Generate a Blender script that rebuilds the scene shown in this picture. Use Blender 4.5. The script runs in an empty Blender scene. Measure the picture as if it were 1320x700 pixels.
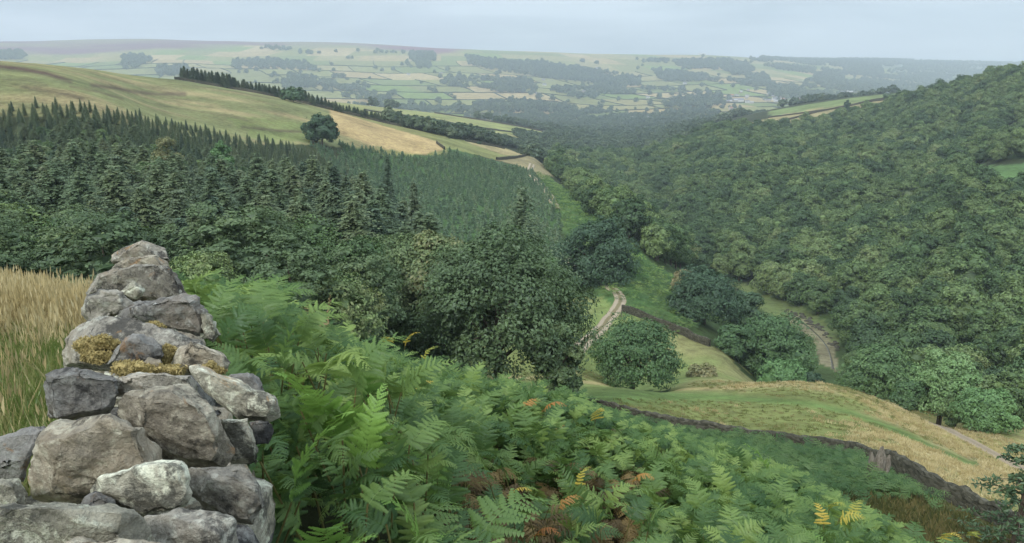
import bpy, bmesh, math, random
import numpy as np
from mathutils import Vector, Matrix, noise as mnoise, Euler
R = math.radians
sc = bpy.context.scene
COL = sc.collection
rng = np.random.default_rng(11)
random.seed(11)

# ------------------------------------------------------------------ camera
F0 = 1000.0 / 1320.0            # focal length in picture widths
PITCH = R(15.2)
CT, ST = math.cos(PITCH), math.sin(PITCH)
cam = bpy.data.cameras.new('camera')
cam.sensor_width = 36; cam.lens = 36 * F0
cam.clip_start = 0.05; cam.clip_end = 30000
camo = bpy.data.objects.new('camera', cam); COL.objects.link(camo)
camo.location = (0, 0, 0); camo.rotation_euler = (R(90) - PITCH, 0, 0)
sc.camera = camo

def ray(px, py):
    """slope x/D and z/D of the sight line through a point of the 1320x700 photograph"""
    u = (px - 660) / 1000.0; v = (350 - py) / 1000.0
    f = CT + v * ST
    return u / f, (-ST + v * CT) / f
def P(px, py, D):
    a, b = ray(px, py)
    return (a * D, D, b * D)
def proj(x, y, z):
    yc = y * CT - z * ST; vc = y * ST + z * CT
    yc = np.maximum(yc, 1e-3)
    return 660 + 1000 * x / yc, 350 - 1000 * vc / yc

# ------------------------------------------------------------------ terrain control points: px, py, D, height of what stands there
CP = [
 # hilltop near the camera and the bracken bank (px, py, D, plant height)
 (230,335,9,1.0),(430,410,11,1.0),(650,470,11,1.05),(800,500,11,1.0),(950,575,11,1.0),(1150,665,11,1.0),(1290,720,10,1.0),
 (700,700,3.5,.95),(350,700,1.8,.7),(1150,700,5,1.0),(650,600,5,1.0),(900,640,6,1.0),(450,470,7,1.0),
 (50,450,5.5,.25),(0,560,3.1,.3),(50,362,9,.45),(110,365,8.5,.45),(-200,400,7,.3),
 # rough slope and the wall at its foot
 (1000,600,45,.9),(1200,672,34,.3),(950,600,40,.9),(860,548,65,0),(1110,585,54,0),(1200,632,46,0),(1320,692,38,0),(780,526,72,0),(1000,566,62,0),(1450,760,30,0),
 # meadow
 (800,499,103,0),(900,500,112,0),(1000,493,117,0),(1060,494,119,0),(1000,540,80,0),(900,530,85,0),(1100,540,85,0),(1200,590,66,0),(720,500,97,0),(1250,640,52,0),(840,505,95,0),
 (1120,510,125,0),(1150,522,118,0),(1220,556,103,0),(1290,592,91,0),(1290,560,108,0),(1400,640,80,0),
 # below the meadow, track and wall
 (820,506,130,0),(930,455,162,0),(880,445,166,0),(760,440,150,0),(795,380,188,0),(730,400,180,0),(770,420,165,0),(755,445,148,0),(800,402,176,0),(880,432,170,0),(960,490,150,0),
 (1010,515,160,0),
 # slope with bracken above the stream
 (820,330,230,.6),(870,380,210,.6),(800,310,240,0),(760,280,300,0),(720,245,400,0),(690,215,500,0),(690,200,560,0),(745,300,280,0),(700,330,250,0),
 # stream
 (1065,445,230,0),(1045,420,262,0),(965,378,330,0),(1090,480,200,0),(1150,480,200,3),(820,307,500,0),(740,224,800,0),(900,345,390,0),
 # wood on the right
 (1320,330,260,12),(1290,225,400,0),(1250,240,395,0),(1320,200,450,2),(1320,160,600,10),(1290,100,800,12),(1320,92,800,12),(1200,127,850,12),(1100,152,900,12),(1000,172,900,10),
 (1000,200,650,10),(1000,250,480,12),(1000,300,380,12),(1100,250,450,12),(1200,250,400,12),(1100,200,600,12),(1200,200,550,12),(1200,150,750,12),(1100,350,290,12),(1250,350,230,12),(1320,450,150,12),
 (1240,500,140,8),(900,200,750,10),(900,250,520,12),(860,190,900,12),(840,250,600,12),(1180,420,210,10),
 (1450,330,260,12),(1500,200,450,8),(1500,80,800,12),(1500,450,150,10),
 # field on the shoulder beyond the wood
 (1000,152,1050,0),(970,166,960,0),(1120,130,1080,0),(1050,140,1100,0),(930,172,950,0),(1180,122,1100,0),(940,160,1080,0),
 # left: plantation slope, pasture hill
 (100,260,70,12),(300,270,70,12),(100,200,120,15),(300,215,120,15),(100,165,160,14),(300,185,170,14),(100,138,220,12),(0,133,240,10),(250,160,250,10),
 (450,200,160,14),(450,230,120,15),(480,330,75,8),(600,490,75,0),(450,470,62,0),(330,400,60,2),
 (0,118,280,0),(120,128,290,0),(300,172,330,0),(400,180,370,0),(480,192,400,0),(560,192,440,0),(0,80,450,0),(120,90,480,0),(230,104,500,0),(330,120,510,0),(400,137,500,0),(480,162,480,0),(560,185,460,0),
 (200,130,390,0),(-200,65,430,0),(-200,110,280,0),(-200,200,120,14),(-200,260,60,5),
 (500,215,380,2),(600,240,330,2),(650,280,270,2),(640,215,430,2),(600,300,230,3),(560,300,200,6),(680,240,390,1.5),
 # behind the pasture ridge
 (600,186,560,0),(660,202,560,0),(640,190,620,0),(600,176,650,0),(700,215,560,0),(580,170,800,10),(300,150,800,0),(100,130,800,0),
 (480,143,1100,0),(600,157,1150,0),(690,170,1200,0),(430,134,1080,0),(600,176,900,0),(660,185,880,2),(500,170,850,4),(700,190,900,8),(550,147,1200,0),(300,140,1100,0),
 # dale floor
 (760,172,1400,10),(760,166,1800,10),(860,160,2000,10),(860,152,2400,0),(700,152,2600,0),(560,155,2400,0),(400,150,2300,0),(200,150,2200,0),(0,150,2200,0),(1000,150,2200,0),(1150,145,2200,0),(1320,145,2400,0),
 # far side
 (760,146,2900,0),(900,138,3000,0),(700,120,3500,0),(700,100,4300,0),(500,120,3400,0),(500,95,4300,0),(300,130,2900,0),(300,100,3700,0),(300,80,4600,0),(100,100,3500,0),(100,80,4500,0),
 (1000,120,3700,0),(1000,100,4600,0),(900,115,3900,0),(800,95,4700,0),(1100,128,3400,0),(1100,112,4400,0),(1180,120,4400,0),
 (0,54,5800,0),(100,53,5800,0),(200,52,5800,0),(300,54,5800,0),(400,56,5800,0),(500,60,5800,0),(600,64,5800,0),(700,68,5800,0),(800,71,5800,0),(900,73,5800,0),(960,76,5900,0),(1020,82,5900,0),(1100,88,6000,0),(1200,104,5800,0),(1320,118,5600,0),
 (1050,78,7600,0),(1150,79,7900,0),(1250,81,8200,0),(1320,82,8300,0),(1450,80,8200,0),(1100,106,5000,0),(1000,77,7000,0),
 (-200,55,5800,0),(0,62,7500,0),(300,62,7500,0),(600,72,7500,0),(800,77,7600,0),
 (0,75,9600,0),(660,80,9600,0),(1320,85,9600,0),
]
C0 = 5.0
pts = []
for px, py, D, h in CP:
    x, y, z = P(px, py, D)
    pts.append((x, y, z - h))
pts += [(0,0,-1.6),(-.8,0,-1.5),(.8,0,-1.9),(-2,0,-1.5),(2,0,-2.6),(0,-2,-1.5),(-3,-2,-1.4),(3,-2,-2.9),(-1.5,3,-1.72),(-2.8,6,-2.35),(-.6,3,-2.1),(-1.9,6,-2.9),
        (1.0,2,-2.7),(3.,2,-3.6),(5,1,-4.6),(-6,3,-1.7),(-6,0,-1.3),(-7,9,-2.9),(-8,16,-6),(-6,22,-9.5),(-15,25,-10),(-14,40,-17),(-30,40,-15),(0,16,-10.0),(4,20,-13.5),(0,30,-19.5),(-6,14,-6.8),
        (-4,30,-17.5),(10,28,-20),(20,26,-20),(8,14,-11.5),(5,45,-28),(60,30,-22),(-60,30,-8),(0,60,-31),(-10,50,-24)]
pts = np.array(pts, float)
def warp(x, y):
    return 3.0 * x / (y + C0), np.log(np.maximum(y, -C0 + .3) + C0)
_A = np.stack(warp(pts[:,0], pts[:,1]), 1)
_H = pts[:,2] / (pts[:,1] + C0)
def _k(r):
    return r * r * np.log(r + 1e-9)
n = len(pts)
K = _k(np.linalg.norm(_A[:,None] - _A[None], axis=2)) + np.eye(n) * 2e-3
Q = np.concatenate([np.ones((n,1)), _A], 1)
M = np.block([[K, Q], [Q.T, np.zeros((3,3))]])
W = np.linalg.solve(M, np.concatenate([_H, np.zeros(3)]))
def base_h(x, y):
    x = np.atleast_1d(np.asarray(x, float)).ravel(); y = np.atleast_1d(np.asarray(y, float)).ravel()
    a, b = warp(x, y); out = np.empty(len(x))
    for i in range(0, len(x), 20000):
        A = np.stack([a[i:i+20000], b[i:i+20000]], 1)
        r = np.linalg.norm(A[:,None] - _A[None], axis=2)
        out[i:i+20000] = (_k(r) @ W[:n] + W[n] + A @ W[n+1:]) * (np.maximum(y[i:i+20000], -C0+.3) + C0)
    return out

# cheap smooth value noise in numpy
def _hash(ix, iy, s):
    h = (ix * 374761393 + iy * 668265263 + s * 982451653) & 0xffffffff
    h = ((h ^ (h >> 13)) * 1274126177) & 0xffffffff
    return ((h ^ (h >> 16)) & 0xffff) / 65535.0
def vnoise(x, y, s=0):
    ix = np.floor(x).astype(np.int64); iy = np.floor(y).astype(np.int64)
    fx = x - ix; fy = y - iy
    fx = fx*fx*(3-2*fx); fy = fy*fy*(3-2*fy)
    return (_hash(ix,iy,s)*(1-fx)+_hash(ix+1,iy,s)*fx)*(1-fy) + (_hash(ix,iy+1,s)*(1-fx)+_hash(ix+1,iy+1,s)*fx)*fy
def fbm(x, y, s=0, o=4):
    t = 0; a = .5; x = np.asarray(x, float); y = np.asarray(y, float)
    for i in range(o):
        t = t + a * (vnoise(x, y, s + i) - .5); a *= .5; x = x * 2.03 + 7.1; y = y * 2.03 + 3.7
    return t * 2                        # about -1..1

# main grid
NS, NL = 460, 760
SV = np.concatenate([np.linspace(-2.2, -.82, 40)[:-1], np.linspace(-.82, .82, NS - 78), np.linspace(.82, 2.2, 40)[1:]])
NS = len(SV)
LV = np.linspace(math.log(C0 - 4.2), math.log(9700 + C0), NL)
GS, GL = np.meshgrid(SV, LV)
GD = np.exp(GL) - C0
GX = GS * (GD + C0)
GZ = base_h(GX, GD).reshape(GX.shape)
r_ = GD + C0
# relief: roughness that grows with distance, none where the meadow is smooth
amp = np.interp(np.log(r_), [math.log(v) for v in (5,12,40,130,400,1200,3000,9700)], [.05,.12,.35,.6,1.6,5,14,14])
GZ = GZ + fbm(GX / 9, GD / 9, 3, 3) * .22 * np.clip(r_/40, 0, 1) + fbm(GX / (r_*.22), GL * 9, 5, 3) * amp * .30
ginv = (NS, NL)
_Si = np.arange(NS)
def ground(x, y):
    """height of the ground sheet (bilinear on its own grid)"""
    x = np.atleast_1d(np.asarray(x, float)).ravel(); y = np.atleast_1d(np.asarray(y, float)).ravel()
    s = np.interp(x / (y + C0), SV, _Si)
    l = np.clip((np.log(np.maximum(y + C0, .8)) - LV[0]) / (LV[1] - LV[0]), 0, NL - 1.001)
    s = np.clip(s, 0, NS - 1.001)
    i = s.astype(int); j = l.astype(int); fs = s - i; fl = l - j
    return (GZ[j,i]*(1-fs)+GZ[j,i+1]*fs)*(1-fl) + (GZ[j+1,i]*(1-fs)+GZ[j+1,i+1]*fs)*fl
def hit(px, py, d0=1.0, d1=9500, n=4000):
    """first ground point met along the sight line of a photograph point, from D=d0"""
    a, b = ray(px, py)
    D = np.exp(np.linspace(math.log(d0), math.log(d1), n))
    g = ground(a * D, D)
    k = np.nonzero(g >= b * D)[0]
    if len(k) == 0: return None
    D = D[k[0]]
    return (a * D, D, float(ground(a * D, D)[0]))

# ------------------------------------------------------------------ mesh helpers
def mesh_np(name, V, faces, mats=(), midx=None, smooth=False, uv=None, col=None):
    """V (n,3); faces: list of arrays (m,3) / (m,4)"""
    me = bpy.data.meshes.new(name)
    V = np.asarray(V, np.float32)
    me.vertices.add(len(V)); me.vertices.foreach_set('co', V.ravel())
    faces = [np.asarray(f, np.int32) for f in faces if len(f)]
    nl = sum(f.size for f in faces); nf = sum(len(f) for f in faces)
    me.loops.add(nl); me.polygons.add(nf)
    me.loops.foreach_set('vertex_index', np.concatenate([f.ravel() for f in faces]))
    tot = np.concatenate([np.full(len(f), f.shape[1], np.int32) for f in faces])
    st = np.concatenate([[0], np.cumsum(tot)[:-1]]).astype(np.int32)
    me.polygons.foreach_set('loop_start', st); me.polygons.foreach_set('loop_total', tot)
    for m in mats: me.materials.append(m)
    if midx is not None: me.polygons.foreach_set('material_index', np.asarray(midx, np.int32))
    me.polygons.foreach_set('use_smooth', np.full(nf, smooth, bool))
    me.update(calc_edges=True)
    if col is not None:
        for k, c in col.items():
            c = np.asarray(c, np.float32)
            if c.ndim == 1:
                at = me.attributes.new(k, 'FLOAT', 'POINT'); at.data.foreach_set('value', c)
            elif c.shape[1] == 3:
                at = me.attributes.new(k, 'FLOAT_VECTOR', 'POINT'); at.data.foreach_set('vector', c.ravel())
    return me
def link(name, me, parent=None, loc=None, rz=None, scale=None):
    o = bpy.data.objects.new(name, me); COL.objects.link(o)
    if parent is not None: o.parent = parent
    if loc is not None: o.location = loc
    if rz is not None: o.rotation_euler[2] = rz
    if scale is not None: o.scale = (scale,)*3 if not hasattr(scale, '__len__') else scale
    return o
def tag(o, label=None, cat=None, group=None, kind=None):
    if label: o['label'] = label
    if cat: o['category'] = cat
    if group: o['group'] = group
    if kind: o['kind'] = kind
    return o
def empty(name, loc=(0,0,0), rz=0, scale=1):
    o = bpy.data.objects.new(name, None); COL.objects.link(o)
    o.location = loc; o.rotation_euler[2] = rz; o.scale = (scale,)*3
    o.empty_display_size = .3
    return o

# ------------------------------------------------------------------ node helpers
class N:
    def __init__(self, m):
        self.t = m.node_tree; self.n = self.t.nodes; self.l = self.t.links
    def add(self, typ, ins=None, **kw):
        nd = self.n.new(typ)
        for k, v in kw.items(): setattr(nd, k, v)
        for k, v in (ins or {}).items():
            s = nd.inputs[k]
            if isinstance(v, bpy.types.NodeSocket): self.l.new(v, s)
            elif isinstance(v, bpy.types.Node): self.l.new(v.outputs[0], s)
            else: s.default_value = v
        return nd
    def noise(self, vec, scale, detail=4, rough=.55, dist=0.0):
        return self.add('ShaderNodeTexNoise', {'Vector': vec, 'Scale': scale, 'Detail': detail, 'Roughness': rough, 'Distortion': dist}).outputs['Fac']
    def ramp(self, fac, stops, interp='LINEAR'):
        nd = self.add('ShaderNodeValToRGB', {'Fac': fac}); cr = nd.color_ramp; cr.interpolation = interp
        while len(cr.elements) < len(stops): cr.elements.new(.5)
        for e, (p, c) in zip(cr.elements, stops):
            e.position = p; e.color = (*c, 1) if hasattr(c, '__len__') else (c, c, c, 1)
        return nd.outputs['Color']
    def mix(self, fac, a, b, mode='MIX'):
        nd = self.n.new('ShaderNodeMix'); nd.data_type = 'RGBA'; nd.blend_type = mode
        for s, v in ((nd.inputs[0], fac), (nd.inputs[6], a), (nd.inputs[7], b)):
            if isinstance(v, bpy.types.NodeSocket): self.l.new(v, s)
            elif hasattr(v, '__len__'): s.default_value = (*v[:3], 1)
            else: s.default_value = v if s.type == 'VALUE' else (v, v, v, 1)
        return nd.outputs[2]
    def math(self, op, a, b=0.0, clamp=False):
        nd = self.n.new('ShaderNodeMath'); nd.operation = op; nd.use_clamp = clamp
        for s, v in ((nd.inputs[0], a), (nd.inputs[1], b)):
            if isinstance(v, bpy.types.NodeSocket): self.l.new(v, s)
            else: s.default_value = v
        return nd.outputs[0]
    def attr(self, name):
        return self.add('ShaderNodeAttribute', attribute_name=name)
    def pos(self):
        return self.add('ShaderNodeNewGeometry').outputs['Position']
    def obj(self):
        return self.add('ShaderNodeTexCoord').outputs['Object']
def mat(name, rough=.9, spec=.2):
    m = bpy.data.materials.new(name); m.use_nodes = True
    b = m.node_tree.nodes['Principled BSDF']
    b.inputs['Roughness'].default_value = rough
    b.inputs['Specular IOR Level'].default_value = spec
    return m, N(m), b
# ------------------------------------------------------------------ land cover
def inpoly(px, py, poly):
    c = np.zeros(np.shape(px), bool); n = len(poly)
    for k in range(n):
        x1, y1 = poly[k]; x2, y2 = poly[(k+1) % n]
        if y1 == y2: continue
        c ^= ((y1 > py) != (y2 > py)) & (px < (x2-x1)*(py-y1)/(y2-y1)+x1)
    return c
PX, PY = proj(GX, GD, GZ)
wn = fbm(GX/ (r_*.03), GL*35, 21, 3); wn2 = fbm(GX/(r_*.03)+50, GL*35, 22, 3)
PXn = PX + wn*9; PYn = PY + wn2*4
SX = PX * 0 + 660 + 1000 * GX / np.maximum(GD, .1)
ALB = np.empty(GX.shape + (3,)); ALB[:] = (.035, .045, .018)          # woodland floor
FAR = np.zeros(GX.shape)
def paint(mask, c, f=1.0):
    m = (np.asarray(mask) * f)[..., None]
    ALB[:] = ALB * (1 - m) + np.array(c) * m
def ss(a, b, x):
    t = np.clip((x - a) / (b - a), 0, 1); return t*t*(3-2*t)
D = GD
# wall line of the hilltop: left of it is grass
wx = -.46 * D - .1
left = GX < wx
near = D < 45
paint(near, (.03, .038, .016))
g1 = fbm(GX*1.3, D*1.3, 31, 4)
paint(near & left & (D < 20), (.12, .19, .04))
paint(near & left & (D < 20), (.30, .23, .09), ss(4.5, 8, D + g1*2.5))
# rough slope under the meadow wall
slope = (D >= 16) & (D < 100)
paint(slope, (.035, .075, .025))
paint(slope & (PXn > 1050) & (PYn > 650 - (PXn-1100)*.05) & (D < 50), (.085, .085, .03))
# meadow
wallpix = [(640,505),(780,524),(860,546),(930,555),(1000,566),(1060,574),(1110,583),(1135,597),(1200,634),(1260,663),(1320,694),(1500,790)]
def interp_line(L, x):
    return np.interp(x, [p[0] for p in L], [p[1] for p in L])
mead = (D > 36) & (D < 128) & (PY < interp_line(wallpix, PX) - .5) & (PX > 600)
mn = fbm(GX/14, D/14, 41, 5); mn2 = fbm(GX/4, D/4, 42, 4)
paint(mead, (.20, .225, .075))
straw = ss(-.1, .5, mn + ss(1000, 1240, PX)*.75 - .35 + ss(540,500,PY)*.25*(PX>950) + .3*mn2)
paint(mead, (.36, .29, .15), straw * .85)
green = [(740,502),(800,502),(900,507),(960,513),(1040,519),(1100,532),(1150,551),(1200,574),(1250,596)]
gl = interp_line(green, PX); gw = np.interp(PX, [700,800,880,960,1100,1250], [12,14,11,5,4,3.5])
paint(mead, (.125, .195, .058), np.exp(-((PY - gl - np.interp(PX,[700,800,960],[10,9,1]))/gw)**2) * (PX < 1262) * .9)
paint(mead, (.42, .33, .16), np.exp(-((PY - interp_line([(700,487),(800,497),(870,502),(960,499),(1000,494),(1060,492),(1110,502),(1180,525)], PX))/2.2)**2)*.8)
paint(mead, (.12, .15, .05), ss(.15,.5,mn2)*.5*(PY>520))
# hollow beyond the meadow
hol = (D >= 118) & (D < 330) & (PX > 690) & (PX < 1320)
paint(hol, (.055, .085, .03))
verge = (D > 84) & (D < 175) & (PX > 1040) & inpoly(PXn, PYn, [(1040,488),(1100,492),(1160,512),(1240,545),(1330,592),(1330,640),(1180,560),(1080,505)])
paint(verge & (D > 84), (.24, .22, .08))
lawn = hol & inpoly(PXn, PYn, [(700,385),(800,380),(806,402),(880,432),(935,450),(960,478),(980,500),(690,510)]) & (D < 240)
paint(lawn, (.17, .215, .07)); paint(lawn, (.27, .25, .11), ss(-.1,.5,mn + ss(840,900,PX)*.5)*.7)
# rushy tufts
paint(lawn, (.07,.10,.035), ss(.25,.5,mn2)*.5)
# bracken slopes
brk = (D > 180) & (D < 620) & (PX > 600) & (PX < 900) & inpoly(PX, PY, [(672,215),(700,222),(760,265),(800,305),(850,345),(905,372),(930,410),(880,432),(802,400),(770,380),(745,330),(720,290)])
paint(brk, (.075, .14, .045)); paint(brk, (.13,.17,.06), ss(-.2,.6,mn2+mn*.5)*.6)
bank = (D > 225) & (D < 460) & inpoly(PXn, PYn, [(930,350),(1000,385),(1050,405),(1085,425),(1075,465),(1040,440),(1000,410),(955,385)])
paint(bank, (.11, .14, .05))
paint((D>195)&(D<420)&inpoly(PXn*.5+PX*.5, PYn, [(1012,402),(1040,412),(1062,428),(1078,448),(1082,482),(1058,470),(1050,440),(1020,418)]), (.22, .19, .12), .75)
# clearing in the wood
clr = (D > 300) & (D < 620) & inpoly(PXn, PYn, [(1228,222),(1262,214),(1330,210),(1500,200),(1500,300),(1330,272),(1285,255)])
paint(clr, (.085, .15, .05))
paint((D > 380) & (D < 700) & inpoly(PXn, PYn, [(1290,170),(1330,160),(1400,150),(1400,215),(1300,205)]), (.07,.115,.045))
# young plantation
paint((D > 200) & (D < 470) & (PX < 720) & (PXn > 445 + (PY-190)*.5) & (PYn > 186), (.055, .10, .035))
# pasture hill
pt_ = [(-700,60),(0,78),(120,88),(230,101),(330,116),(400,132),(480,158),(560,181),(572,192),(545,200),(480,192),(400,186),(300,186),(230,172),(120,152),(0,148),(-700,165)]
past = (D > 225) & (D < 560) & inpoly(PX, PY, pt_)
pn = fbm(GX/40, D/14, 51, 5)
paint((D>400)&(D<700)&(PX<575)&(PY<200), (.19,.19,.07))
paint(past, (.17, .18, .075)); paint(past, (.28, .225, .115), ss(-.15, .5, pn)*.8); paint(past, (.11,.13,.055), ss(.05,.45,fbm(GX/22, D/9, 52, 4))*.6)
paint(past & inpoly(PX, PY, [(425,140),(470,155),(560,180),(573,192),(548,202),(480,188),(430,170)]), (.40, .29, .14), .85)
paint(past & inpoly(PXn, PYn, [(285,150),(410,160),(410,185),(330,178)]), (.15,.19,.06), .6)
for L, w, f in (([(-50,80),(20,88),(60,95),(92,105)], 1.5, .75), ([(118,110),(150,114),(190,121),(240,122)], 1.3, .6), ([(28,112),(70,118),(110,128)], 1.1, .5),
             ([(90,111),(130,119),(160,128)], .8, .4), ([(310,163),(360,168),(405,171)], .9, .6), ([(0,101),(40,104),(60,110)],.9,.3), ([(200,135),(230,140),(300,150),(330,158)],.8,.3)):
    xs = [p[0] for p in L]
    w = w*1.9; f = min(1, f*1.35); paint(past & (PX > xs[0]) & (PX < xs[-1]), (.085, .055, .04), np.exp(-((PY + wn2*1.6 - interp_line(L, PX))/w)**2) * f * np.clip(1.15+1.2*wn,0,1.3).clip(0,1))
# fields behind
back = (D > 455) & (D < 1500)
f1 = back & (D<700) & inpoly(PX, PY, [(565,178),(600,180),(660,190),(684,196),(684,203),(660,208),(640,206),(575,190)])
paint(f1, (.19, .20, .075)); paint(f1 & inpoly(PX, PY, [(600,183),(684,194),(684,200),(650,200)]), (.36, .29, .15), .8)
paint((D > 430) & (D < 700) & inpoly(PXn, PYn, [(640,205),(690,196),(722,206),(722,225),(700,232),(676,214)]), (.22, .19, .10))
f2 = (D > 850) & (D < 1300) & inpoly(PX, PY, [(410,122),(480,132),(560,142),(650,154),(720,168),(700,180),(600,182),(520,172),(400,160)])
paint(f2, (.21, .23, .08))
st = np.sin(GD/9.0 + GX/60.0)
paint(f2, (.30,.26,.12), ss(.1,.9,fbm(GX/90,GD/40,61,3)+.3)*.7)
sh = (D > 850) & (D < 1180) & (PX > 860) & (PX < 1260)
paint(sh & inpoly(PX, PY, [(960,160),(1030,142),(1110,128),(1170,120),(1240,112),(1150,128),(1090,142),(1020,158),(950,180),(930,178)]), (.25, .215, .105))
paint(sh & inpoly(PX, PY, [(985,140),(1080,128),(1190,116),(1190,122),(1110,132),(1040,142),(995,150)]), (.145, .185, .07))
# far side: field patchwork and moor
farm = ss(1500, 2000, D)
base = np.array((.15, .18, .075))
ALB[:] = ALB * (1-farm[...,None]) + base * farm[...,None]
ridge = interp_line([(-400,55),(0,54),(200,52),(500,60),(700,68),(900,73),(1000,80),(1320,100)], PX)
moorlow = interp_line([(-400,72),(0,74),(120,72),(200,66),(330,62),(450,64),(560,72),(610,66),(640,66),(1400,66)], PX)
moor = ss(0, 5, moorlow - PY + wn*3) * (D > 3300)
moor = np.maximum(moor, ss(6000, 6600, D))
FAR = farm * (1 - moor)
mp = fbm(GX/600, GD/300, 71, 4)
mc = np.array((.17, .15, .085)) * (1 - ss(-.3,.3,mp)[...,None]) + np.array((.13, .065, .085)) * ss(-.3,.3,mp)[...,None]
mc = mc * (PX < 620)[...,None] + np.array((.19,.17,.09)) * ((PX >= 620) & (D < 6000))[...,None] + np.array((.10,.12,.06)) * ((PX >= 620) & (D >= 6000))[...,None]
ALB[:] = ALB * (1-moor[...,None]) + mc * moor[...,None]
paint((D > 3300) & inpoly(PX, PY, [(470,58),(600,62),(612,66),(590,74),(540,66)]), (.15,.05,.075), .8)
# warped field coordinates
def field_uv(x, y):
    a = fbm(x/1500, y/1500, 81, 2)*1.1; b = fbm(x/1300, y/1300, 82, 2)*.9
    X = x + .22*y; Y = y - .1*x
    u = X / 210. + a*2; v = Y / 300. + b*2
    return u, v
FU, FV = field_uv(GX, GD)

V = np.stack([GX, GD, GZ], -1).reshape(-1, 3)
j, i = np.meshgrid(np.arange(NL-1), np.arange(NS-1), indexing='ij')
quads = np.stack([j*NS+i, j*NS+i+1, (j+1)*NS+i+1, (j+1)*NS+i], -1).reshape(-1, 4)
gm, nn, b = mat('ground_cover', .95, .1)
pos = nn.pos()
alb = nn.attr('alb').outputs['Vector']
fuv = nn.attr('fuv').outputs['Vector']; sp = nn.add('ShaderNodeSeparateXYZ', {0: fuv})
fv = nn.math('FLOOR', sp.outputs[1]); off = nn.math('FRACT', nn.math('MULTIPLY', fv, .37))
fu = nn.math('FLOOR', nn.math('ADD', sp.outputs[0], off))
cell = nn.add('ShaderNodeCombineXYZ', {0: fu, 1: fv})
wnz = nn.add('ShaderNodeTexWhiteNoise', {'Vector': cell}, noise_dimensions='3D').outputs['Value']
fc = nn.ramp(wnz, [(0,(.165,.170,.055)),(.2,(.23,.205,.080)),(.38,(.13,.160,.045)),(.52,(.29,.225,.10)),(.66,(.185,.19,.06)),(.80,(.33,.26,.125)),(.92,(.14,.19,.045))], 'CONSTANT')
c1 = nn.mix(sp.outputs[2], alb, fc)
n1 = nn.noise(pos, .035, 14, .62); n2 = nn.noise(pos, .4, 10, .7)
n3 = nn.noise(nn.add('ShaderNodeVectorMath', {0: pos, 1: (1,.55,1)}, operation='MULTIPLY').outputs[0], 2.6, 8, .75)
k = nn.math('ADD', nn.math('MULTIPLY', nn.math('SUBTRACT', n1, .5), 1.9), nn.math('MULTIPLY', nn.math('SUBTRACT', n2, .5), 1.7))
k = nn.math('ADD', k, nn.math('MULTIPLY', nn.math('SUBTRACT', n3, .5), 1.1))
k = nn.math('ADD', k, 1.0)
mul = nn.add('ShaderNodeVectorMath', {0: c1, 1: nn.add('ShaderNodeCombineXYZ', {0: k, 1: k, 2: k})}, operation='MULTIPLY').outputs[0]
hs = nn.add('ShaderNodeHueSaturation', {'Hue': nn.math('ADD', .475, nn.math('MULTIPLY', n2, .05)), 'Color': mul}).outputs[0]
nn.l.new(hs, b.inputs['Base Color'])
bp = nn.add('ShaderNodeBump', {'Strength': .55, 'Distance': .35, 'Height': nn.math('ADD', n2, n3)})
nn.l.new(bp.outputs[0], b.inputs['Normal'])
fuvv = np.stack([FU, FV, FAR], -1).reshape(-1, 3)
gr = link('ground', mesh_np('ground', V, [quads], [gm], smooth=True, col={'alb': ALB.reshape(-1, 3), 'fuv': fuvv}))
tag(gr, 'hillside, meadow and far dale of grass, bracken and field land', kind='structure')

# ------------------------------------------------------------------ ribbons: tracks and the stream
def resample(pts, step):
    out = []
    for a, b in zip(pts[:-1], pts[1:]):
        a = np.array(a); b = np.array(b); n = max(1, int(np.linalg.norm(b-a)/step))
        for k in range(n): out.append(a + (b-a)*k/n)
    out.append(np.array(pts[-1])); return np.array(out)
def smooth_line(P2, it=3):
    P2 = np.array(P2, float)
    for _ in range(it):
        q = [P2[0]]
        for a, b in zip(P2[:-1], P2[1:]): q += [a*.75+b*.25, a*.25+b*.75]
        q.append(P2[-1]); P2 = np.array(q)
    return P2
def ribbon(name, P2, width, lift, m, cols=9, prof=None, step=1.0):
    P2 = resample(smooth_line(P2), step)
    T = np.gradient(P2, axis=0); T /= np.linalg.norm(T, axis=1)[:,None] + 1e-9
    Nn = np.stack([T[:,1], -T[:,0]], 1)
    w = width if hasattr(width, '__len__') else np.full(len(P2), width)
    if len(w) != len(P2): w = np.interp(np.linspace(0,1,len(P2)), np.linspace(0,1,len(w)), w)
    u = np.linspace(-.5, .5, cols)
    wob = fbm(np.arange(len(P2))*.31, np.zeros(len(P2)), 91, 3)*.12
    X = P2[:,None,0] + Nn[:,None,0]*(u[None]*(1+wob[:,None]*np.sign(u)))*w[:,None]
    Y = P2[:,None,1] + Nn[:,None,1]*(u[None]*(1+wob[:,None]*np.sign(u)))*w[:,None]
    Z = ground(X, Y).reshape(X.shape) + lift
    Z[:, [0,-1]] -= lift*1.6
    if prof is not None: Z += np.interp(np.abs(u), *prof)[None]
    n, c = X.shape
    j, i = np.meshgrid(np.arange(n-1), np.arange(c-1), indexing='ij')
    q = np.stack([j*c+i, j*c+i+1, (j+1)*c+i+1, (j+1)*c+i], -1).reshape(-1, 4)
    U = np.broadcast_to(np.abs(u)[None], X.shape).ravel()
    return mesh_np(name, np.stack([X,Y,Z],-1).reshape(-1,3), [q], [m], smooth=True, col={'across': U.copy()})
def pixline(L, d0, d1=1e4):
    out = []
    for px, py in L:
        h = hit(px, py, d0, d1)
        if h: out.append(h[:2])
    return out
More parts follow.
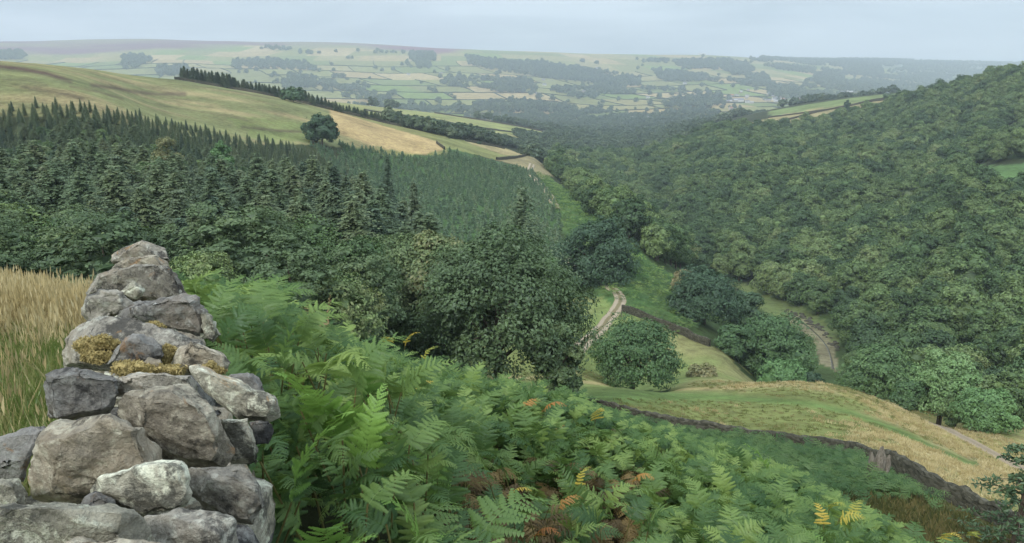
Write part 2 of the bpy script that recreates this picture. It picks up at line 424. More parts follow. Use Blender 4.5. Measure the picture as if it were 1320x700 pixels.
def track_mat(name, c_rut, c_mid, edge):
    m, n_, b_ = mat(name, .95, .1)
    a = n_.attr('across').outputs['Fac']; ps = n_.pos()
    nz = n_.noise(ps, .8, 9, .7); nz2 = n_.noise(ps, 5, 6, .7)
    d = n_.math('ADD', a, n_.math('MULTIPLY', n_.math('SUBTRACT', nz, .5), .35))
    col = n_.ramp(d, [(0, c_mid), (.10, c_mid), (.18, c_rut), (.38, c_rut), (.46, edge), (.5, edge)])
    k_ = n_.math('ADD', .6, n_.math('MULTIPLY', nz2, .8))
    out = n_.add('ShaderNodeVectorMath', {0: col, 1: n_.add('ShaderNodeCombineXYZ', {0:k_,1:k_,2:k_})}, operation='MULTIPLY').outputs[0]
    n_.l.new(out, b_.inputs['Base Color'])
    n_.l.new(n_.add('ShaderNodeBump', {'Strength': .5, 'Distance': .1, 'Height': nz2}).outputs[0], b_.inputs['Normal'])
    return m
tm1 = track_mat('stony_track', (.36,.30,.215), (.19,.165,.09), (.22,.20,.09))
tm2 = track_mat('tarmac_lane', (.30,.24,.165), (.25,.205,.14), (.24,.21,.10))
L1 = pixline([(738,456),(752,443),(766,431),(782,414),(795,398),(801,388),(797,378),(789,372)], 125, 260)
L1b = [p for p in L1]
h0 = L1[-1]
tr = link('track', ribbon('track', L1b + [(h0[0]-4, h0[1]+18), (h0[0]-9, h0[1]+45)], 3.3, .10, tm1, step=1.0))
tag(tr, 'pale stony farm track with two ruts running under the round dark tree', kind='structure')
L2 = pixline([(718,270),(712,258),(706,248),(699,240),(690,232),(682,222),(686,212),(700,206)], 260, 620)
t2 = link('track', ribbon('track', L2, 4.2, .45, tm1, step=2.0)); tag(t2, 'far bend of the pale track along the young plantation', kind='structure')
L3 = pixline([(1085,497),(1120,509),(1150,521),(1180,535),(1220,555),(1255,572),(1290,590),(1330,611),(1400,650)], 82, 160)
t3 = link('lane', ribbon('lane', L3, 4.0, .10, tm2, step=1.0)); tag(t3, 'narrow grey lane along the far edge of the meadow', kind='structure')
wm, nn, b = mat('stream_water', .12, .6)
b.inputs['Base Color'].default_value = (.10,.085,.055,1)
nn.l.new(nn.add('ShaderNodeBump', {'Strength': .4, 'Distance': .1, 'Height': nn.noise(nn.pos(), 2.5, 4)}).outputs[0], b.inputs['Normal'])
LS = pixline([(1074,476),(1072,462),(1066,446),(1054,432),(1040,419),(1015,405)], 195, 420)
print('stream', LS, 'tracks', len(L1), len(L2), len(L3))
if len(LS) > 2:
    LS = LS[:]
    sw = link('stream_water', ribbon('stream_water', LS, [.9,.6,.5,.9,.6], .05, wm, step=1.5)); tag(sw, 'shallow brown stream', kind='structure')
# ------------------------------------------------------------------ foliage materials
def leaf_mat(name, stops, rough=.75, var=.5, trans=.22, nscale=.35, sat=1.0, wr=.42):
    """leaf colour from a ramp driven by a random value per tree, per leaf and by clump noise"""
    m = bpy.data.materials.new(name); m.use_nodes = True; nn = N(m)
    for x in list(nn.n): 
        if x.type == 'BSDF_PRINCIPLED': nn.n.remove(x)
    tint = nn.attr('tint').outputs['Fac']
    rnd = nn.add('ShaderNodeObjectInfo').outputs['Random']
    nz = nn.noise(nn.pos(), nscale, 3, .6)
    f = nn.math('ADD', nn.math('MULTIPLY', rnd, wr), nn.math('MULTIPLY', tint, .72-wr))
    f = nn.math('ADD', f, nn.math('MULTIPLY', nz, .36))
    c = nn.ramp(f, stops)
    br = nn.math('ADD', sat*1.78*(1 - var/2), nn.math('MULTIPLY', nn.math('FRACT', nn.math('MULTIPLY', nn.math('ADD', rnd, tint), 7.31)), var*1.78))
    c = nn.add('ShaderNodeVectorMath', {0: c, 1: nn.add('ShaderNodeCombineXYZ', {0: br, 1: nn.math('MULTIPLY', br, .93), 2: nn.math('MULTIPLY', br, 1.12)})}, operation='MULTIPLY').outputs[0]
    d = nn.add('ShaderNodeBsdfDiffuse', {'Color': c}); t = nn.add('ShaderNodeBsdfTranslucent', {'Color': c})
    g = nn.add('ShaderNodeBsdfGlossy', {'Color': (.8,.9,1,1), 'Roughness': .5})
    mx = nn.add('ShaderNodeMixShader', {0: trans, 1: d.outputs[0], 2: t.outputs[0]})
    mx2 = nn.add('ShaderNodeMixShader', {0: .03, 1: mx.outputs[0], 2: g.outputs[0]})
    nn.l.new(mx2.outputs[0], nn.n['Material Output'].inputs['Surface'])
    return m
M_broad = leaf_mat('broadleaf_leaves', [(.18,(.030,.058,.018)),(.42,(.048,.088,.024)),(.62,(.075,.120,.032)),(.80,(.100,.148,.042)),(.93,(.135,.158,.055))], wr=.58, var=.8)
M_beech = leaf_mat('beech_leaves', [(.15,(.040,.068,.024)),(.5,(.064,.105,.034)),(.72,(.098,.135,.044)),(.9,(.17,.155,.06))])
M_dark = leaf_mat('dark_leaves', [(.2,(.026,.054,.022)),(.6,(.042,.080,.031)),(.9,(.066,.110,.040))], nscale=.5)
M_mid = leaf_mat('mid_leaves', [(.2,(.032,.068,.022)),(.6,(.052,.102,.030)),(.9,(.08,.14,.04))], nscale=.5)
M_light = leaf_mat('light_leaves', [(.2,(.06,.125,.035)),(.6,(.09,.17,.05)),(.9,(.13,.21,.07))], nscale=.5)
M_olive = leaf_mat('olive_leaves', [(.2,(.085,.105,.035)),(.6,(.13,.14,.05)),(.9,(.19,.17,.07))], nscale=.5)
M_spruce = leaf_mat('spruce_needles', [(.2,(.036,.062,.033)),(.5,(.056,.090,.044)),(.85,(.088,.120,.055))], wr=.5)
M_larch = leaf_mat('larch_needles', [(.15,(.056,.092,.040)),(.5,(.080,.118,.050)),(.8,(.105,.138,.058)),(.95,(.14,.15,.075))])
M_pine = leaf_mat('pine_needles', [(.2,(.040,.068,.024)),(.6,(.062,.098,.034)),(.9,(.095,.130,.044))])
M_yspruce = leaf_mat('young_spruce_needles', [(.2,(.060,.108,.052)),(.6,(.095,.155,.070)),(.9,(.15,.20,.09))])
M_far = leaf_mat('distant_leaves', [(.2,(.036,.060,.030)),(.6,(.055,.086,.038)),(.9,(.09,.12,.05))], nscale=.02)
def bark_mat(name, c):
    m, n_, b_ = mat(name, .95, .1)
    n_.l.new(n_.mix(n_.noise(n_.obj(), 3, 6), [x*.55 for x in c], [x*1.3 for x in c]), b_.inputs['Base Color'])
    return m
M_bark = bark_mat('bark', (.13,.105,.08))

def tube(path, radii, seg=6):
    path = np.array(path, float); n = len(path)
    T = np.gradient(path, axis=0); T /= np.linalg.norm(T, axis=1)[:,None] + 1e-9
    up = np.array([0,0,1.0]) if abs(T[0,2]) < .9 else np.array([1.0,0,0])
    A = np.cross(T, up); A /= np.linalg.norm(A, axis=1)[:,None] + 1e-9
    B = np.cross(T, A)
    th = np.linspace(0, 2*math.pi, seg, endpoint=False)
    V = path[:,None] + (A[:,None]*np.cos(th)[None,:,None] + B[:,None]*np.sin(th)[None,:,None])*np.array(radii)[:,None,None]
    q = [(j*seg+i, j*seg+(i+1)%seg, (j+1)*seg+(i+1)%seg, (j+1)*seg+i) for j in range(n-1) for i in range(seg)]
    return V.reshape(-1,3), np.array(q)
class Acc:
    def __init__(s): s.V = []; s.F = []; s.n = 0; s.T = []
    def add(s, V, F, t=None):
        V = np.asarray(V, float); s.V.append(V); s.F.append(np.asarray(F) + s.n); s.n += len(V)
        s.T.append(np.full(len(V), .5) if t is None else np.broadcast_to(t, len(V)).astype(float))
    def mesh(s, name, m, smooth=False):
        fs = {}
        for f in s.F: fs.setdefault(f.shape[1], []).append(f)
        return mesh_np(name, np.concatenate(s.V), [np.concatenate(v) for v in fs.values()], [m], smooth=smooth, col={'tint': np.concatenate(s.T)})
def unit(v): return v / (np.linalg.norm(v, axis=-1, keepdims=True) + 1e-9)
def leaves(g, Pn, Nn, size, jit=.28, aspect=.62):
    """a leaf-spray face (irregular rhomb) at each point, facing roughly along Nn"""
    n = len(Pn)
    Nn = unit(Nn + g.normal(0, jit, (n,3)))
    a = unit(np.cross(Nn, g.normal(0,1,(n,3)))); b_ = np.cross(Nn, a)
    s = (size * g.uniform(.55, 1.35, n))[:,None] if not hasattr(size,'__len__') else (size*g.uniform(.6,1.3,n))[:,None]
    V = np.stack([Pn + a*s, Pn + b_*s*aspect*g.uniform(.6,1.2,(n,1)) + Nn*s*.12, Pn - a*s*g.uniform(.7,1.1,(n,1)) - Nn*s*.25, Pn - b_*s*aspect*g.uniform(.6,1.2,(n,1)) + Nn*s*.12], 1)
    F = np.arange(n*4).reshape(n, 4)
    return V.reshape(-1,3), F
def icoball(c, r, g, sub=2):
    bm = bmesh.new(); bmesh.ops.create_icosphere(bm, subdivisions=sub, radius=1)
    V = np.array([v.co[:] for v in bm.verts]); F = np.array([[v.index for v in f.verts] for f in bm.faces]); bm.free()
    V = V * (1 + g.uniform(-.16, .16, (len(V),1)))
    return V*np.array(r) + c, F
def broad_crown(seed, w, h, base=.12, lobes=22, nleaf=3600, leaf=.3, flat=.8, core=True, lean=0, skirt=.0):
    """domed crown of overlapping leafy lobes, w wide, top at h, lowest leaves at base*h"""
    g = np.random.default_rng(seed); A = Acc()
    zc = h*(base + (1-base)*.42); rz = h - zc; rl = zc - h*base
    # lobe centres, spread over the dome
    i = np.arange(lobes) + .5
    ph = np.arccos(1 - 1.55*i/lobes); th = math.pi*(1+5**.5)*i + g.uniform(-.35,.35,lobes)
    d = np.stack([np.cos(th)*np.sin(ph), np.sin(th)*np.sin(ph), np.cos(ph)], 1)
    rad = w*.5*g.uniform(.30,.46,lobes) * (22/lobes)**.33
    k = g.uniform(.80, 1.06, lobes)
    C = d * np.stack([(w*.5-rad*.75)*k, (w*.5-rad*.75)*k, np.where(d[:,2]>0, rz-rad*.6, rl-rad*.35)*k], 1)
    C[:,2] += zc
    C[:,0] += lean*(C[:,2]-zc)
    rr = np.stack([rad*g.uniform(.9,1.15,lobes), rad*g.uniform(.9,1.15,lobes), rad*flat*g.uniform(.8,1.05,lobes)], 1)
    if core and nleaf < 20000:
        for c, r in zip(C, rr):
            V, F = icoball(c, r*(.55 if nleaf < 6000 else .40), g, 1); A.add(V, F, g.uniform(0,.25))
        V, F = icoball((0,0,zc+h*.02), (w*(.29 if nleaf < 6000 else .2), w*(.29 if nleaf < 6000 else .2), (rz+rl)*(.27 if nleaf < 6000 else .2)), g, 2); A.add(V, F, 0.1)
    per = max(8, nleaf//lobes)
    for c, r in zip(C, rr):
        # sub-clumps on each lobe make the surface knobbly
        m = max(5, per//26); sd = unit(g.normal(0,1,(m,3)) + np.array([0,0,.25])); sc_ = c + sd*r*.70
        n = per; w_ = g.integers(0, m, n)
        dd = unit(g.normal(0,1,(n,3)) + sd[w_]*.8 + np.array([0,0,.15]))
        Pn = sc_[w_] + dd*r*.42*g.uniform(.55,1.12,(n,1))
        cn_ = unit((Pn - np.array([0,0,zc-rl*.3]))/np.array([w*.5,w*.5,rz]))
        V, F = leaves(g, Pn, dd*.8 + cn_*.75 + np.array([0,0,.25]), leaf*g.uniform(.75,1.15))
        A.add(V, F, np.repeat(np.clip(g.uniform(.15,.85) + g.normal(0,.12,n),0,1), 4))
    # stray sprays breaking the outline
    n = nleaf//(30 if nleaf < 20000 else 60); q = g.integers(0, lobes, n); dd = unit(g.normal(0,1,(n,3)))
    V, F = leaves(g, C[q] + dd*rr[q]*g.uniform(1.0,1.3,(n,1)), dd, leaf*.8); A.add(V, F, np.repeat(g.uniform(0,1,n),4))
    return A
def limb_trunk(seed, h, r, w, top=.62, n=7):
    g = np.random.default_rng(seed+991); A = Acc()
    V, F = tube([(0,0,-.6),(0,0,0),(g.uniform(-.1,.1),g.uniform(-.1,.1),h*.3),(g.uniform(-.2,.2),g.uniform(-.2,.2),h*top)], [r*1.5,r*1.15,r*.85,r*.3], 8); A.add(V, F)
    for k in range(n):
        a = 2*math.pi*k/n + g.uniform(-.3,.3); z0 = h*g.uniform(.16,.4); L = w*.5*g.uniform(.55,.8); z1 = z0 + h*g.uniform(.12,.4)
        V, F = tube([(0,0,z0),(math.cos(a)*L*.45, math.sin(a)*L*.45, z0+(z1-z0)*.65),(math.cos(a)*L, math.sin(a)*L, z1)], [r*.5,r*.3,r*.08], 5); A.add(V, F)
    return A
def conifer(seed, w, h, whorls=16, arms=9, kind='spruce', twig=.5, base=.08, dens=6):
    """spire of drooping branch fans; each branch is a row of twig sprays"""
    g = np.random.default_rng(seed); A = Acc()
    for i in range(whorls):
        t = (i + g.uniform(-.3,.3)) / whorls; t = min(max(t, 0), .985)
        z = h*(base + (1-base)*t) 
        if kind == 'pine': L0 = w*.5*math.sin(min(1, (1-t)*1.35+.12)*math.pi*.55)**.8
        else: L0 = w*.5*(max(0,1-t**(1.45 if kind == 'spruce' else 1.9))**.85*.93+.06)
        n = max(4, int(arms*(1-.45*t))); a0 = g.uniform(0, 6.28)
        for k in range(n):
            a = a0 + 2*math.pi*k/n + g.uniform(-.25,.25); L = L0*g.uniform(.60,1.15); zj = g.uniform(-1.1,1.1)*h/whorls
            m = max(2, int(round(dens*L/(w*.5)))+1); s = (np.arange(m)+.6)/m
            droop = {'spruce': -.30, 'larch': -.26, 'pine': .22}[kind]
            rise = {'spruce': .12, 'larch': .22, 'pine': .15}[kind]
            x = np.cos(a)*L*s; y = np.sin(a)*L*s
            zz = z + zj + L*(rise*s + droop*s*s*1.6) + g.normal(0,.03*w*.2,m)
            Pn = np.stack([x,y,zz],1); ax = np.array([math.cos(a), math.sin(a), 0]); sd = np.array([-math.sin(a), math.cos(a), 0]); up = np.array([0,0,1.0])
            tn = np.clip(g.uniform(.05,.75) + .25*s + g.normal(0,.05,m), 0, 1)
            # a twig spray to each side of the branch and one along it: narrow, drooping at the edge
            for q in (-1, 0, 1):
                dr = unit(ax*(1.0 if q == 0 else .75) + sd*q*.95 + g.normal(0,.18,(m,3)) - up*.10)
                sl = (twig*(1.35-.85*s)*(1.15-.55*t)*g.uniform(.75,1.25,m))[:,None]
                sw = unit(np.cross(dr, up + g.normal(0,.25,(m,3))))*sl*.34
                tipd = up*sl*({'spruce':-.42,'larch':-.28,'pine':.22}[kind])
                V = np.stack([Pn - dr*sl*.15, Pn + dr*sl*.55 + sw - up*sl*.08, Pn + dr*sl*1.15 + tipd, Pn + dr*sl*.55 - sw - up*sl*.08],1).reshape(-1,3)
                A.add(V, np.arange(m*4).reshape(m,4), np.repeat(tn,4))
    n = whorls*9; t = g.uniform(0,.95,n); a = g.uniform(0,6.28,n); rr = w*.5*((1-t)**.82)*g.uniform(.25,.95,n)
    Pn = np.stack([np.cos(a)*rr, np.sin(a)*rr, h*(base+(1-base)*t)+.1*rr],1)
    V, F = leaves(g, Pn, np.stack([np.cos(a),np.sin(a),.6+0*a],1), twig*.6, .5); A.add(V, F, np.repeat(g.uniform(0,1,n),4))
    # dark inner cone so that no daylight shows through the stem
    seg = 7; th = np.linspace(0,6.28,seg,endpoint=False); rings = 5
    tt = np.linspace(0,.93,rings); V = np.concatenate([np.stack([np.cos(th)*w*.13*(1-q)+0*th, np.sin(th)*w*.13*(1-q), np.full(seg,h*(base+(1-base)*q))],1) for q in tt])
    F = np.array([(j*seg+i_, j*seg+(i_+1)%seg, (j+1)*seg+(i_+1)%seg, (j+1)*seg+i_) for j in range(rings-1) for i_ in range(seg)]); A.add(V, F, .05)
    # leader
    V, F = tube([(0,0,h*.9),(0,0,h*1.0)], [.08,.02], 4); A.add(V, F, .3)
    return A
def con_trunk(h, r):
    A = Acc(); V, F = tube([(0,0,-1),(0,0,h*.4),(0,0,h*.97)], [r*1.1,r*.7,r*.08], 6); A.add(V, F); return A
# ------------------------------------------------------------------ tree stock
hid = bpy.data.collections.new('stock')          # never linked: only the scattered masses draw from it
def stock(name, me_list):
    c = bpy.data.collections.new(name)
    for k, me in enumerate(me_list):
        o = bpy.data.objects.new('%s_%02d' % (name, k), me); c.objects.link(o)
    return c
def mass(name, label_kw, col, X, Y, Z, S, RZ, IDX, tilt=None):
    """one object that draws col's meshes at the given points"""
    me = mesh_np(name, np.stack([X,Y,Z],1), [[(0,1,2)]] if len(X) > 2 else [], [])
    me.clear_geometry() ; me.vertices.add(len(X)); me.vertices.foreach_set('co', np.stack([X,Y,Z],1).astype(np.float32).ravel())
    for nm, v, ty in (('sc', S, 'FLOAT'), ('rz', RZ, 'FLOAT'), ('ix', IDX, 'INT')):
        a = me.attributes.new(nm, ty, 'POINT'); a.data.foreach_set('value', np.asarray(v, np.int32 if ty == 'INT' else np.float32))
    o = link(name, me)
    ng = bpy.data.node_groups.new(name, 'GeometryNodeTree')
    ng.interface.new_socket('Geometry', in_out='INPUT', socket_type='NodeSocketGeometry'); ng.interface.new_socket('Geometry', in_out='OUTPUT', socket_type='NodeSocketGeometry')
    gi = ng.nodes.new('NodeGroupInput'); go = ng.nodes.new('NodeGroupOutput')
    ci = ng.nodes.new('GeometryNodeCollectionInfo'); ci.inputs['Collection'].default_value = col; ci.inputs['Separate Children'].default_value = True; ci.inputs['Reset Children'].default_value = True
    ip = ng.nodes.new('GeometryNodeInstanceOnPoints'); ip.inputs['Pick Instance'].default_value = True
    def at(nm, dt):
        n_ = ng.nodes.new('GeometryNodeInputNamedAttribute'); n_.data_type = dt; n_.inputs[0].default_value = nm
        return n_.outputs[0]
    cx = ng.nodes.new('ShaderNodeCombineXYZ')
    ng.links.new(at('rz','FLOAT'), cx.inputs[2])
    ng.links.new(gi.outputs[0], ip.inputs['Points']); ng.links.new(ci.outputs[0], ip.inputs['Instance'])
    ng.links.new(at('ix','INT'), ip.inputs['Instance Index']); ng.links.new(at('sc','FLOAT'), ip.inputs['Scale'])
    ng.links.new(cx.outputs[0], ip.inputs['Rotation']); ng.links.new(ip.outputs[0], go.inputs[0])
    md = o.modifiers.new('scatter', 'NODES'); md.node_group = ng
    tag(o, kind='stuff', **label_kw); return o

def A2(acc, name, m): return acc.mesh(name, m)
STK = {}
def variants(key, name, mk, m, n):
    STK[key] = [(A2(mk(k)[0], name + '_crown', m), A2(mk(k)[1], name + '_trunk', M_bark)) for k in range(n)]
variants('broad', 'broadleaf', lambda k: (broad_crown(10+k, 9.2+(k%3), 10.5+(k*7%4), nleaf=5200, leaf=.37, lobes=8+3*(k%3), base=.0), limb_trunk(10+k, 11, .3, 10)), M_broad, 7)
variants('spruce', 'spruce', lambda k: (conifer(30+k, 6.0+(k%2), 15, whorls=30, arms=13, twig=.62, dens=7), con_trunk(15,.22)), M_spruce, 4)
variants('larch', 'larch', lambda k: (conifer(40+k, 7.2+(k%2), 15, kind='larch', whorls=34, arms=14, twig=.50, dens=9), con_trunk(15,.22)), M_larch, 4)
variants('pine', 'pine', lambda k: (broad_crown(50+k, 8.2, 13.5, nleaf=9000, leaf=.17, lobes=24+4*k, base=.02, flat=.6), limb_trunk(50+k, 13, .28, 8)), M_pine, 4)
variants('young', 'young_spruce', lambda k: (conifer(60+k, 2.2, 3.2, whorls=8, arms=7, twig=.55, dens=2), con_trunk(3,.05)), M_yspruce, 3)
far_me = []
for k in range(5):
    a = broad_crown(80+k, 12, 10+k%3, base=.0, nleaf=420, leaf=1.15, lobes=9); far_me.append(A2(a, 'distant_crown', M_far))
C_far = stock('distant', far_me)
C_broad = stock('wood', [v[0] for v in STK['broad']]); C_con = stock('conifers', [v[0] for v in STK['spruce']+STK['larch']]); C_young = stock('young', [v[0] for v in STK['young']])

def tree(kind, vis, x, y, s, label, cat, group=None, parts=True, z=None, rz=None):
    cm, tm = vis
    z = float(ground(x, y)[0]) if z is None else z
    o = empty(kind, (x, y, z), rng.uniform(0, 6.28) if rz is None else rz)
    s = s if hasattr(s, '__len__') else (s*rng.uniform(.93,1.07), s*rng.uniform(.93,1.07), s)
    o.scale = s
    link('crown', cm, o); link('trunk', tm, o)
    tag(o, label, cat, group); return o

# ------------------------------------------------------------------ single trees that stand out
def special(kind, px, ytop, D, wpx, label, cat, m, seed, ybase=None, leafpx=1.9, nl=9000, lobes=26, base=.06, flat=.8, con=None, lean=0, group=None):
    a, _ = ray(px, 350); x = a*D; zg = float(ground(x, D)[0]); zt = P(px, ytop, D)[2]
    if ybase is not None: zg = min(zg + 1.5, P(px, ybase, D)[2])
    yc = D*CT - zg*ST; h = zt - zg; w = wpx*yc/1000; s_ = yc/1000
    if con: c = conifer(seed, w, h, **con); t = con_trunk(h, h*.016)
    else: c = broad_crown(seed, w, h, base=base, nleaf=nl, leaf=leafpx*s_, lobes=lobes, flat=flat, lean=lean); t = limb_trunk(seed, h, max(.12, h*.028), w)
    return tree(kind, (A2(c, kind+'_crown', m), A2(t, kind+'_trunk', M_bark)), x, D, (1,1,1), label, cat, group, z=zg, rz=0)
BIG = [] # (x, y, r) keep-out circles
def sp(*a, **k):
    o = special(*a, **k); s_ = (o.location.y*CT - o.location.z*ST)/1000; BIG.append((o.location.x, o.location.y, a[4]*s_*.5)); return o
sp('beech_tree', 545, 296, 84, 205, 'large rusty tinged beech, left one of the big pair above the bracken', 'tree', M_beech, 201, nl=42000, leafpx=2.7, lobes=46, base=.0)
sp('beech_tree', 642, 292, 76, 235, 'spreading dark beech, right one of the big pair above the bracken', 'tree', M_beech, 202, nl=40000, leafpx=2.7, lobes=44, base=.0)
sp('beech_tree', 722, 400, 70, 62, 'low bushy beech at the right foot of the big beeches by the track', 'tree', M_beech, 203, nl=9000, leafpx=2.6, lobes=14, base=.0)
sp('broadleaf_tree', 768, 279, 205, 108, 'round very dark tree the pale track vanishes under', 'tree', M_dark, 204, nl=16000, lobes=30, ybase=395)
sp('broadleaf_tree', 822, 407, 124, 124, 'round dense green tree standing alone behind the meadow crest', 'tree', M_mid, 205, nl=20000, lobes=34, base=.02)
sp('broadleaf_tree', 912, 346, 192, 98, 'large dark tree at the end of the stone wall in the hollow', 'tree', M_dark, 206, nl=15000, lobes=28, base=.0)
sp('hawthorn_tree', 882, 344, 216, 34, 'small olive yellow tree touching the large dark one in the hollow', 'tree', M_olive, 207, nl=3500, lobes=10, base=.0)
sp('broadleaf_tree', 1008, 402, 172, 108, 'broad green tree between the meadow crest and the stream', 'tree', M_mid, 208, nl=16000, lobes=28, base=.0)
sp('broadleaf_tree', 955, 418, 168, 52, 'lighter green bushy tree on the left flank of the broad one by the stream', 'tree', M_mid, 209, nl=6000, lobes=12, base=.0)
sp('hawthorn_bush', 1022, 465, 140, 64, 'pale green rounded bush poking over the meadow crest', 'bush', M_light, 210, nl=5000, lobes=12, base=.0)
sp('hawthorn_bush', 1058, 478, 142, 34, 'small dark bush at the right end of the meadow crest', 'bush', M_dark, 211, nl=2500, lobes=8, base=.0)
sp('hawthorn_bush', 915, 476, 138, 40, 'scrubby grey green bush in the hollow below the meadow crest', 'bush', M_olive, 222, nl=2600, lobes=8, base=.0)
sp('broadleaf_tree', 968, 372, 215, 46, 'dark tree by the stream behind the broad green one', 'tree', M_dark, 223, nl=5000, lobes=12, base=.0)
sp('broadleaf_tree', 1241, 452, 132, 84, 'light green round tree at the wood edge above the lane', 'tree', M_light, 212, nl=12000, lobes=24, base=.0)
sp('broadleaf_tree', 1302, 499, 112, 76, 'light green tree beside the lane at the right edge', 'tree', M_light, 213, nl=10000, lobes=20, base=.0)
sp('broadleaf_tree', 1150, 446, 158, 92, 'dark green tree at the lower corner of the wood beside the stream', 'tree', M_mid, 214, nl=12000, lobes=24, base=.0)
sp('broadleaf_tree', 1264, 505, 120, 40, 'small olive tree between the two light green ones at the lane', 'tree', M_broad, 215, nl=4500, lobes=12, base=.0)
sp('broadleaf_tree', 1195, 490, 132, 44, 'low dark tree left of the light green round one above the lane', 'tree', M_mid, 216, nl=4500, lobes=12, base=.0)
sp('oak_tree', 426, 147, 368, 46, 'dark round tree standing in the straw coloured pasture', 'tree', M_dark, 217, nl=5000, lobes=16, base=.0)
sp('oak_tree', 394, 112, 505, 34, 'large round tree rising from the belt of conifers on the ridge', 'tree', M_dark, 218, nl=2600, lobes=14, base=.0)
sp('larch_tree', 672, 234, 158, 160, 'tall feathery larch behind the big beeches, pointed top', 'tree', M_larch, 219, con=dict(kind='larch', whorls=40, arms=15, twig=.75, dens=11))
sp('spruce_tree', 537, 230, 128, 54, 'narrow near black spruce at the edge of the young plantation', 'tree', M_spruce, 220, con=dict(whorls=34, arms=13, twig=.6, dens=7))
sp('spruce_tree', 505, 200, 175, 34, 'thin dark spruce on the slope left of the near black one', 'tree', M_spruce, 221, con=dict(whorls=30, arms=13, twig=.6, dens=6))
sp('broadleaf_tree', 352, 274, 100, 110, 'tree with yellowing leaves on top in front of the conifer plantation', 'tree', M_olive, 224, nl=9000, lobes=22, base=.0)
sp('broadleaf_tree', 300, 180, 205, 30, 'bright green round tree among the dark conifers', 'tree', M_light, 225, nl=3500, lobes=12, base=.0)
sp('broadleaf_tree', 232, 178, 165, 44, 'pale olive round tree in the middle of the conifer plantation', 'tree', M_olive, 229, nl=4500, lobes=12, base=.0)
sp('oak_tree', 1118, 122, 1075, 15, 'flat topped tree on the skyline field shoulder', 'tree', M_dark, 226, nl=600, lobes=8, leafpx=1.3, base=.45)
for k_, (px_, yt_, w_, lab_) in enumerate(((1146,117,17,'bushy tree on the shoulder field beside the wood top'),(1166,114,11,'small round tree second along the wood skyline'),(1185,109,12,'round tree standing clear on the wood skyline'),
        (1283,94,24,'big round tree highest on the right skyline'),(1307,93,24,'big dark tree at the right end of the skyline'),(1068,128,9,'tiny dark tree on the shoulder field above the village'))):
    sp('oak_tree', px_, yt_, 1000 if px_ < 1200 else 800, w_, lab_, 'tree', M_dark, 240+k_, nl=900, lobes=9, leafpx=1.3, base=.12)
sp('hawthorn_tree', 619, 184, 600, 8, 'lone small thorn tree in the straw field beyond the young plantation', 'tree', M_dark, 250, nl=250, lobes=5, leafpx=1.2, base=.05)

# ------------------------------------------------------------------ woods
def jgrid(x0, x1, y0, y1, st, g):
    X, Y = np.meshgrid(np.arange(x0, x1, st), np.arange(y0, y1, st*.9)); X = X + (np.arange(X.shape[0])[:,None] % 2)*st*.5
    return (X + g.uniform(-.34,.34,X.shape)*st).ravel(), (Y + g.uniform(-.34,.34,X.shape)*st).ravel()
def clear_of(X, Y, r=2.5):
    k = np.ones(len(X), bool)
    for a, b_, q in BIG: k &= (X-a)**2 + (Y-b_)**2 > (q + r)**2
    return k
g = np.random.default_rng(77)
wood = [(712,207),(735,200),(900,174),(1000,170),(1100,152),(1200,128),(1320,96),(1800,60),(1800,760),(1330,612),(1240,552),(1165,516),(1110,505),(1092,478),(1098,446),(1072,412),(1005,386),(955,364),(905,354),(868,350),(832,334),(800,312),(763,280),(736,246),(708,222)]
clear1 = [(1225,224),(1262,213),(1340,208),(1340,262),(1290,262)]
clear2 = [(1292,168),(1340,160),(1340,198),(1300,200)]
X, Y = jgrid(0, 900, 105, 960, 10.4, g); Zg = ground(X, Y); px, py = proj(X, Y, Zg)
ok = inpoly(px, py, wood) & (px < 1420) & (Y > 108) & ~(inpoly(px, py, clear1) & (Y > 300)) & ~(inpoly(px, py, clear2) & (Y > 350) & (g.uniform(size=len(X)) < .8)) & clear_of(X, Y)
ok &= ~((Y > 380) & (Y < 560) & (px > 1215) & (px < 1420) & inpoly(px, py, [(1228,226),(1248,216),(1290,210),(1420,196),(1420,285),(1345,272),(1300,256),(1262,246)]))
ok &= ~((Y > 560) & ~inpoly(px, py, [(700,196),(900,150),(1320,80),(1800,0),(1800,700),(700,300)]))
X, Y, Zg, px, py = X[ok], Y[ok], Zg[ok], px[ok], py[ok]
# keep those whose crown can be seen: the top stands clear of nearer ground and crowns
S = g.uniform(.76, 1.60, len(X)) * np.interp(Y, [110, 200, 600], [.78, .9, 1.05])
o_ = np.argsort(Y); X, Y, Zg, px, S = X[o_], Y[o_], Zg[o_], px[o_], S[o_]
on = (px > -10) & (px < 1345)
first = np.nonzero(on)[0][:262]
rest = np.ones(len(X), bool); rest[first] = False
zone = lambda y, p: ('rounded tree on the lowest part of the right hand wood, nearest the stream and lane' if y < 205 else
                     'rounded tree packed in the lower slope of the right hand wood, above its first rows')
for q in first:
    v = STK['broad'][int(g.integers(0, 7))]
    tree('broadleaf_tree', v, float(X[q]), float(Y[q]), float(S[q]), zone(Y[q], px[q]), 'tree', 'broadleaf trees of the wood on the right')
print('wood', len(X), 'first up to D', Y[first[-1]])
mass('woodland', dict(label='broadleaf woodland covering the rest of the right hand valley side', cat='woodland'), C_broad, X[rest], Y[rest], Zg[rest], S[rest], g.uniform(0,6.28,rest.sum()), g.integers(0,7,rest.sum()))
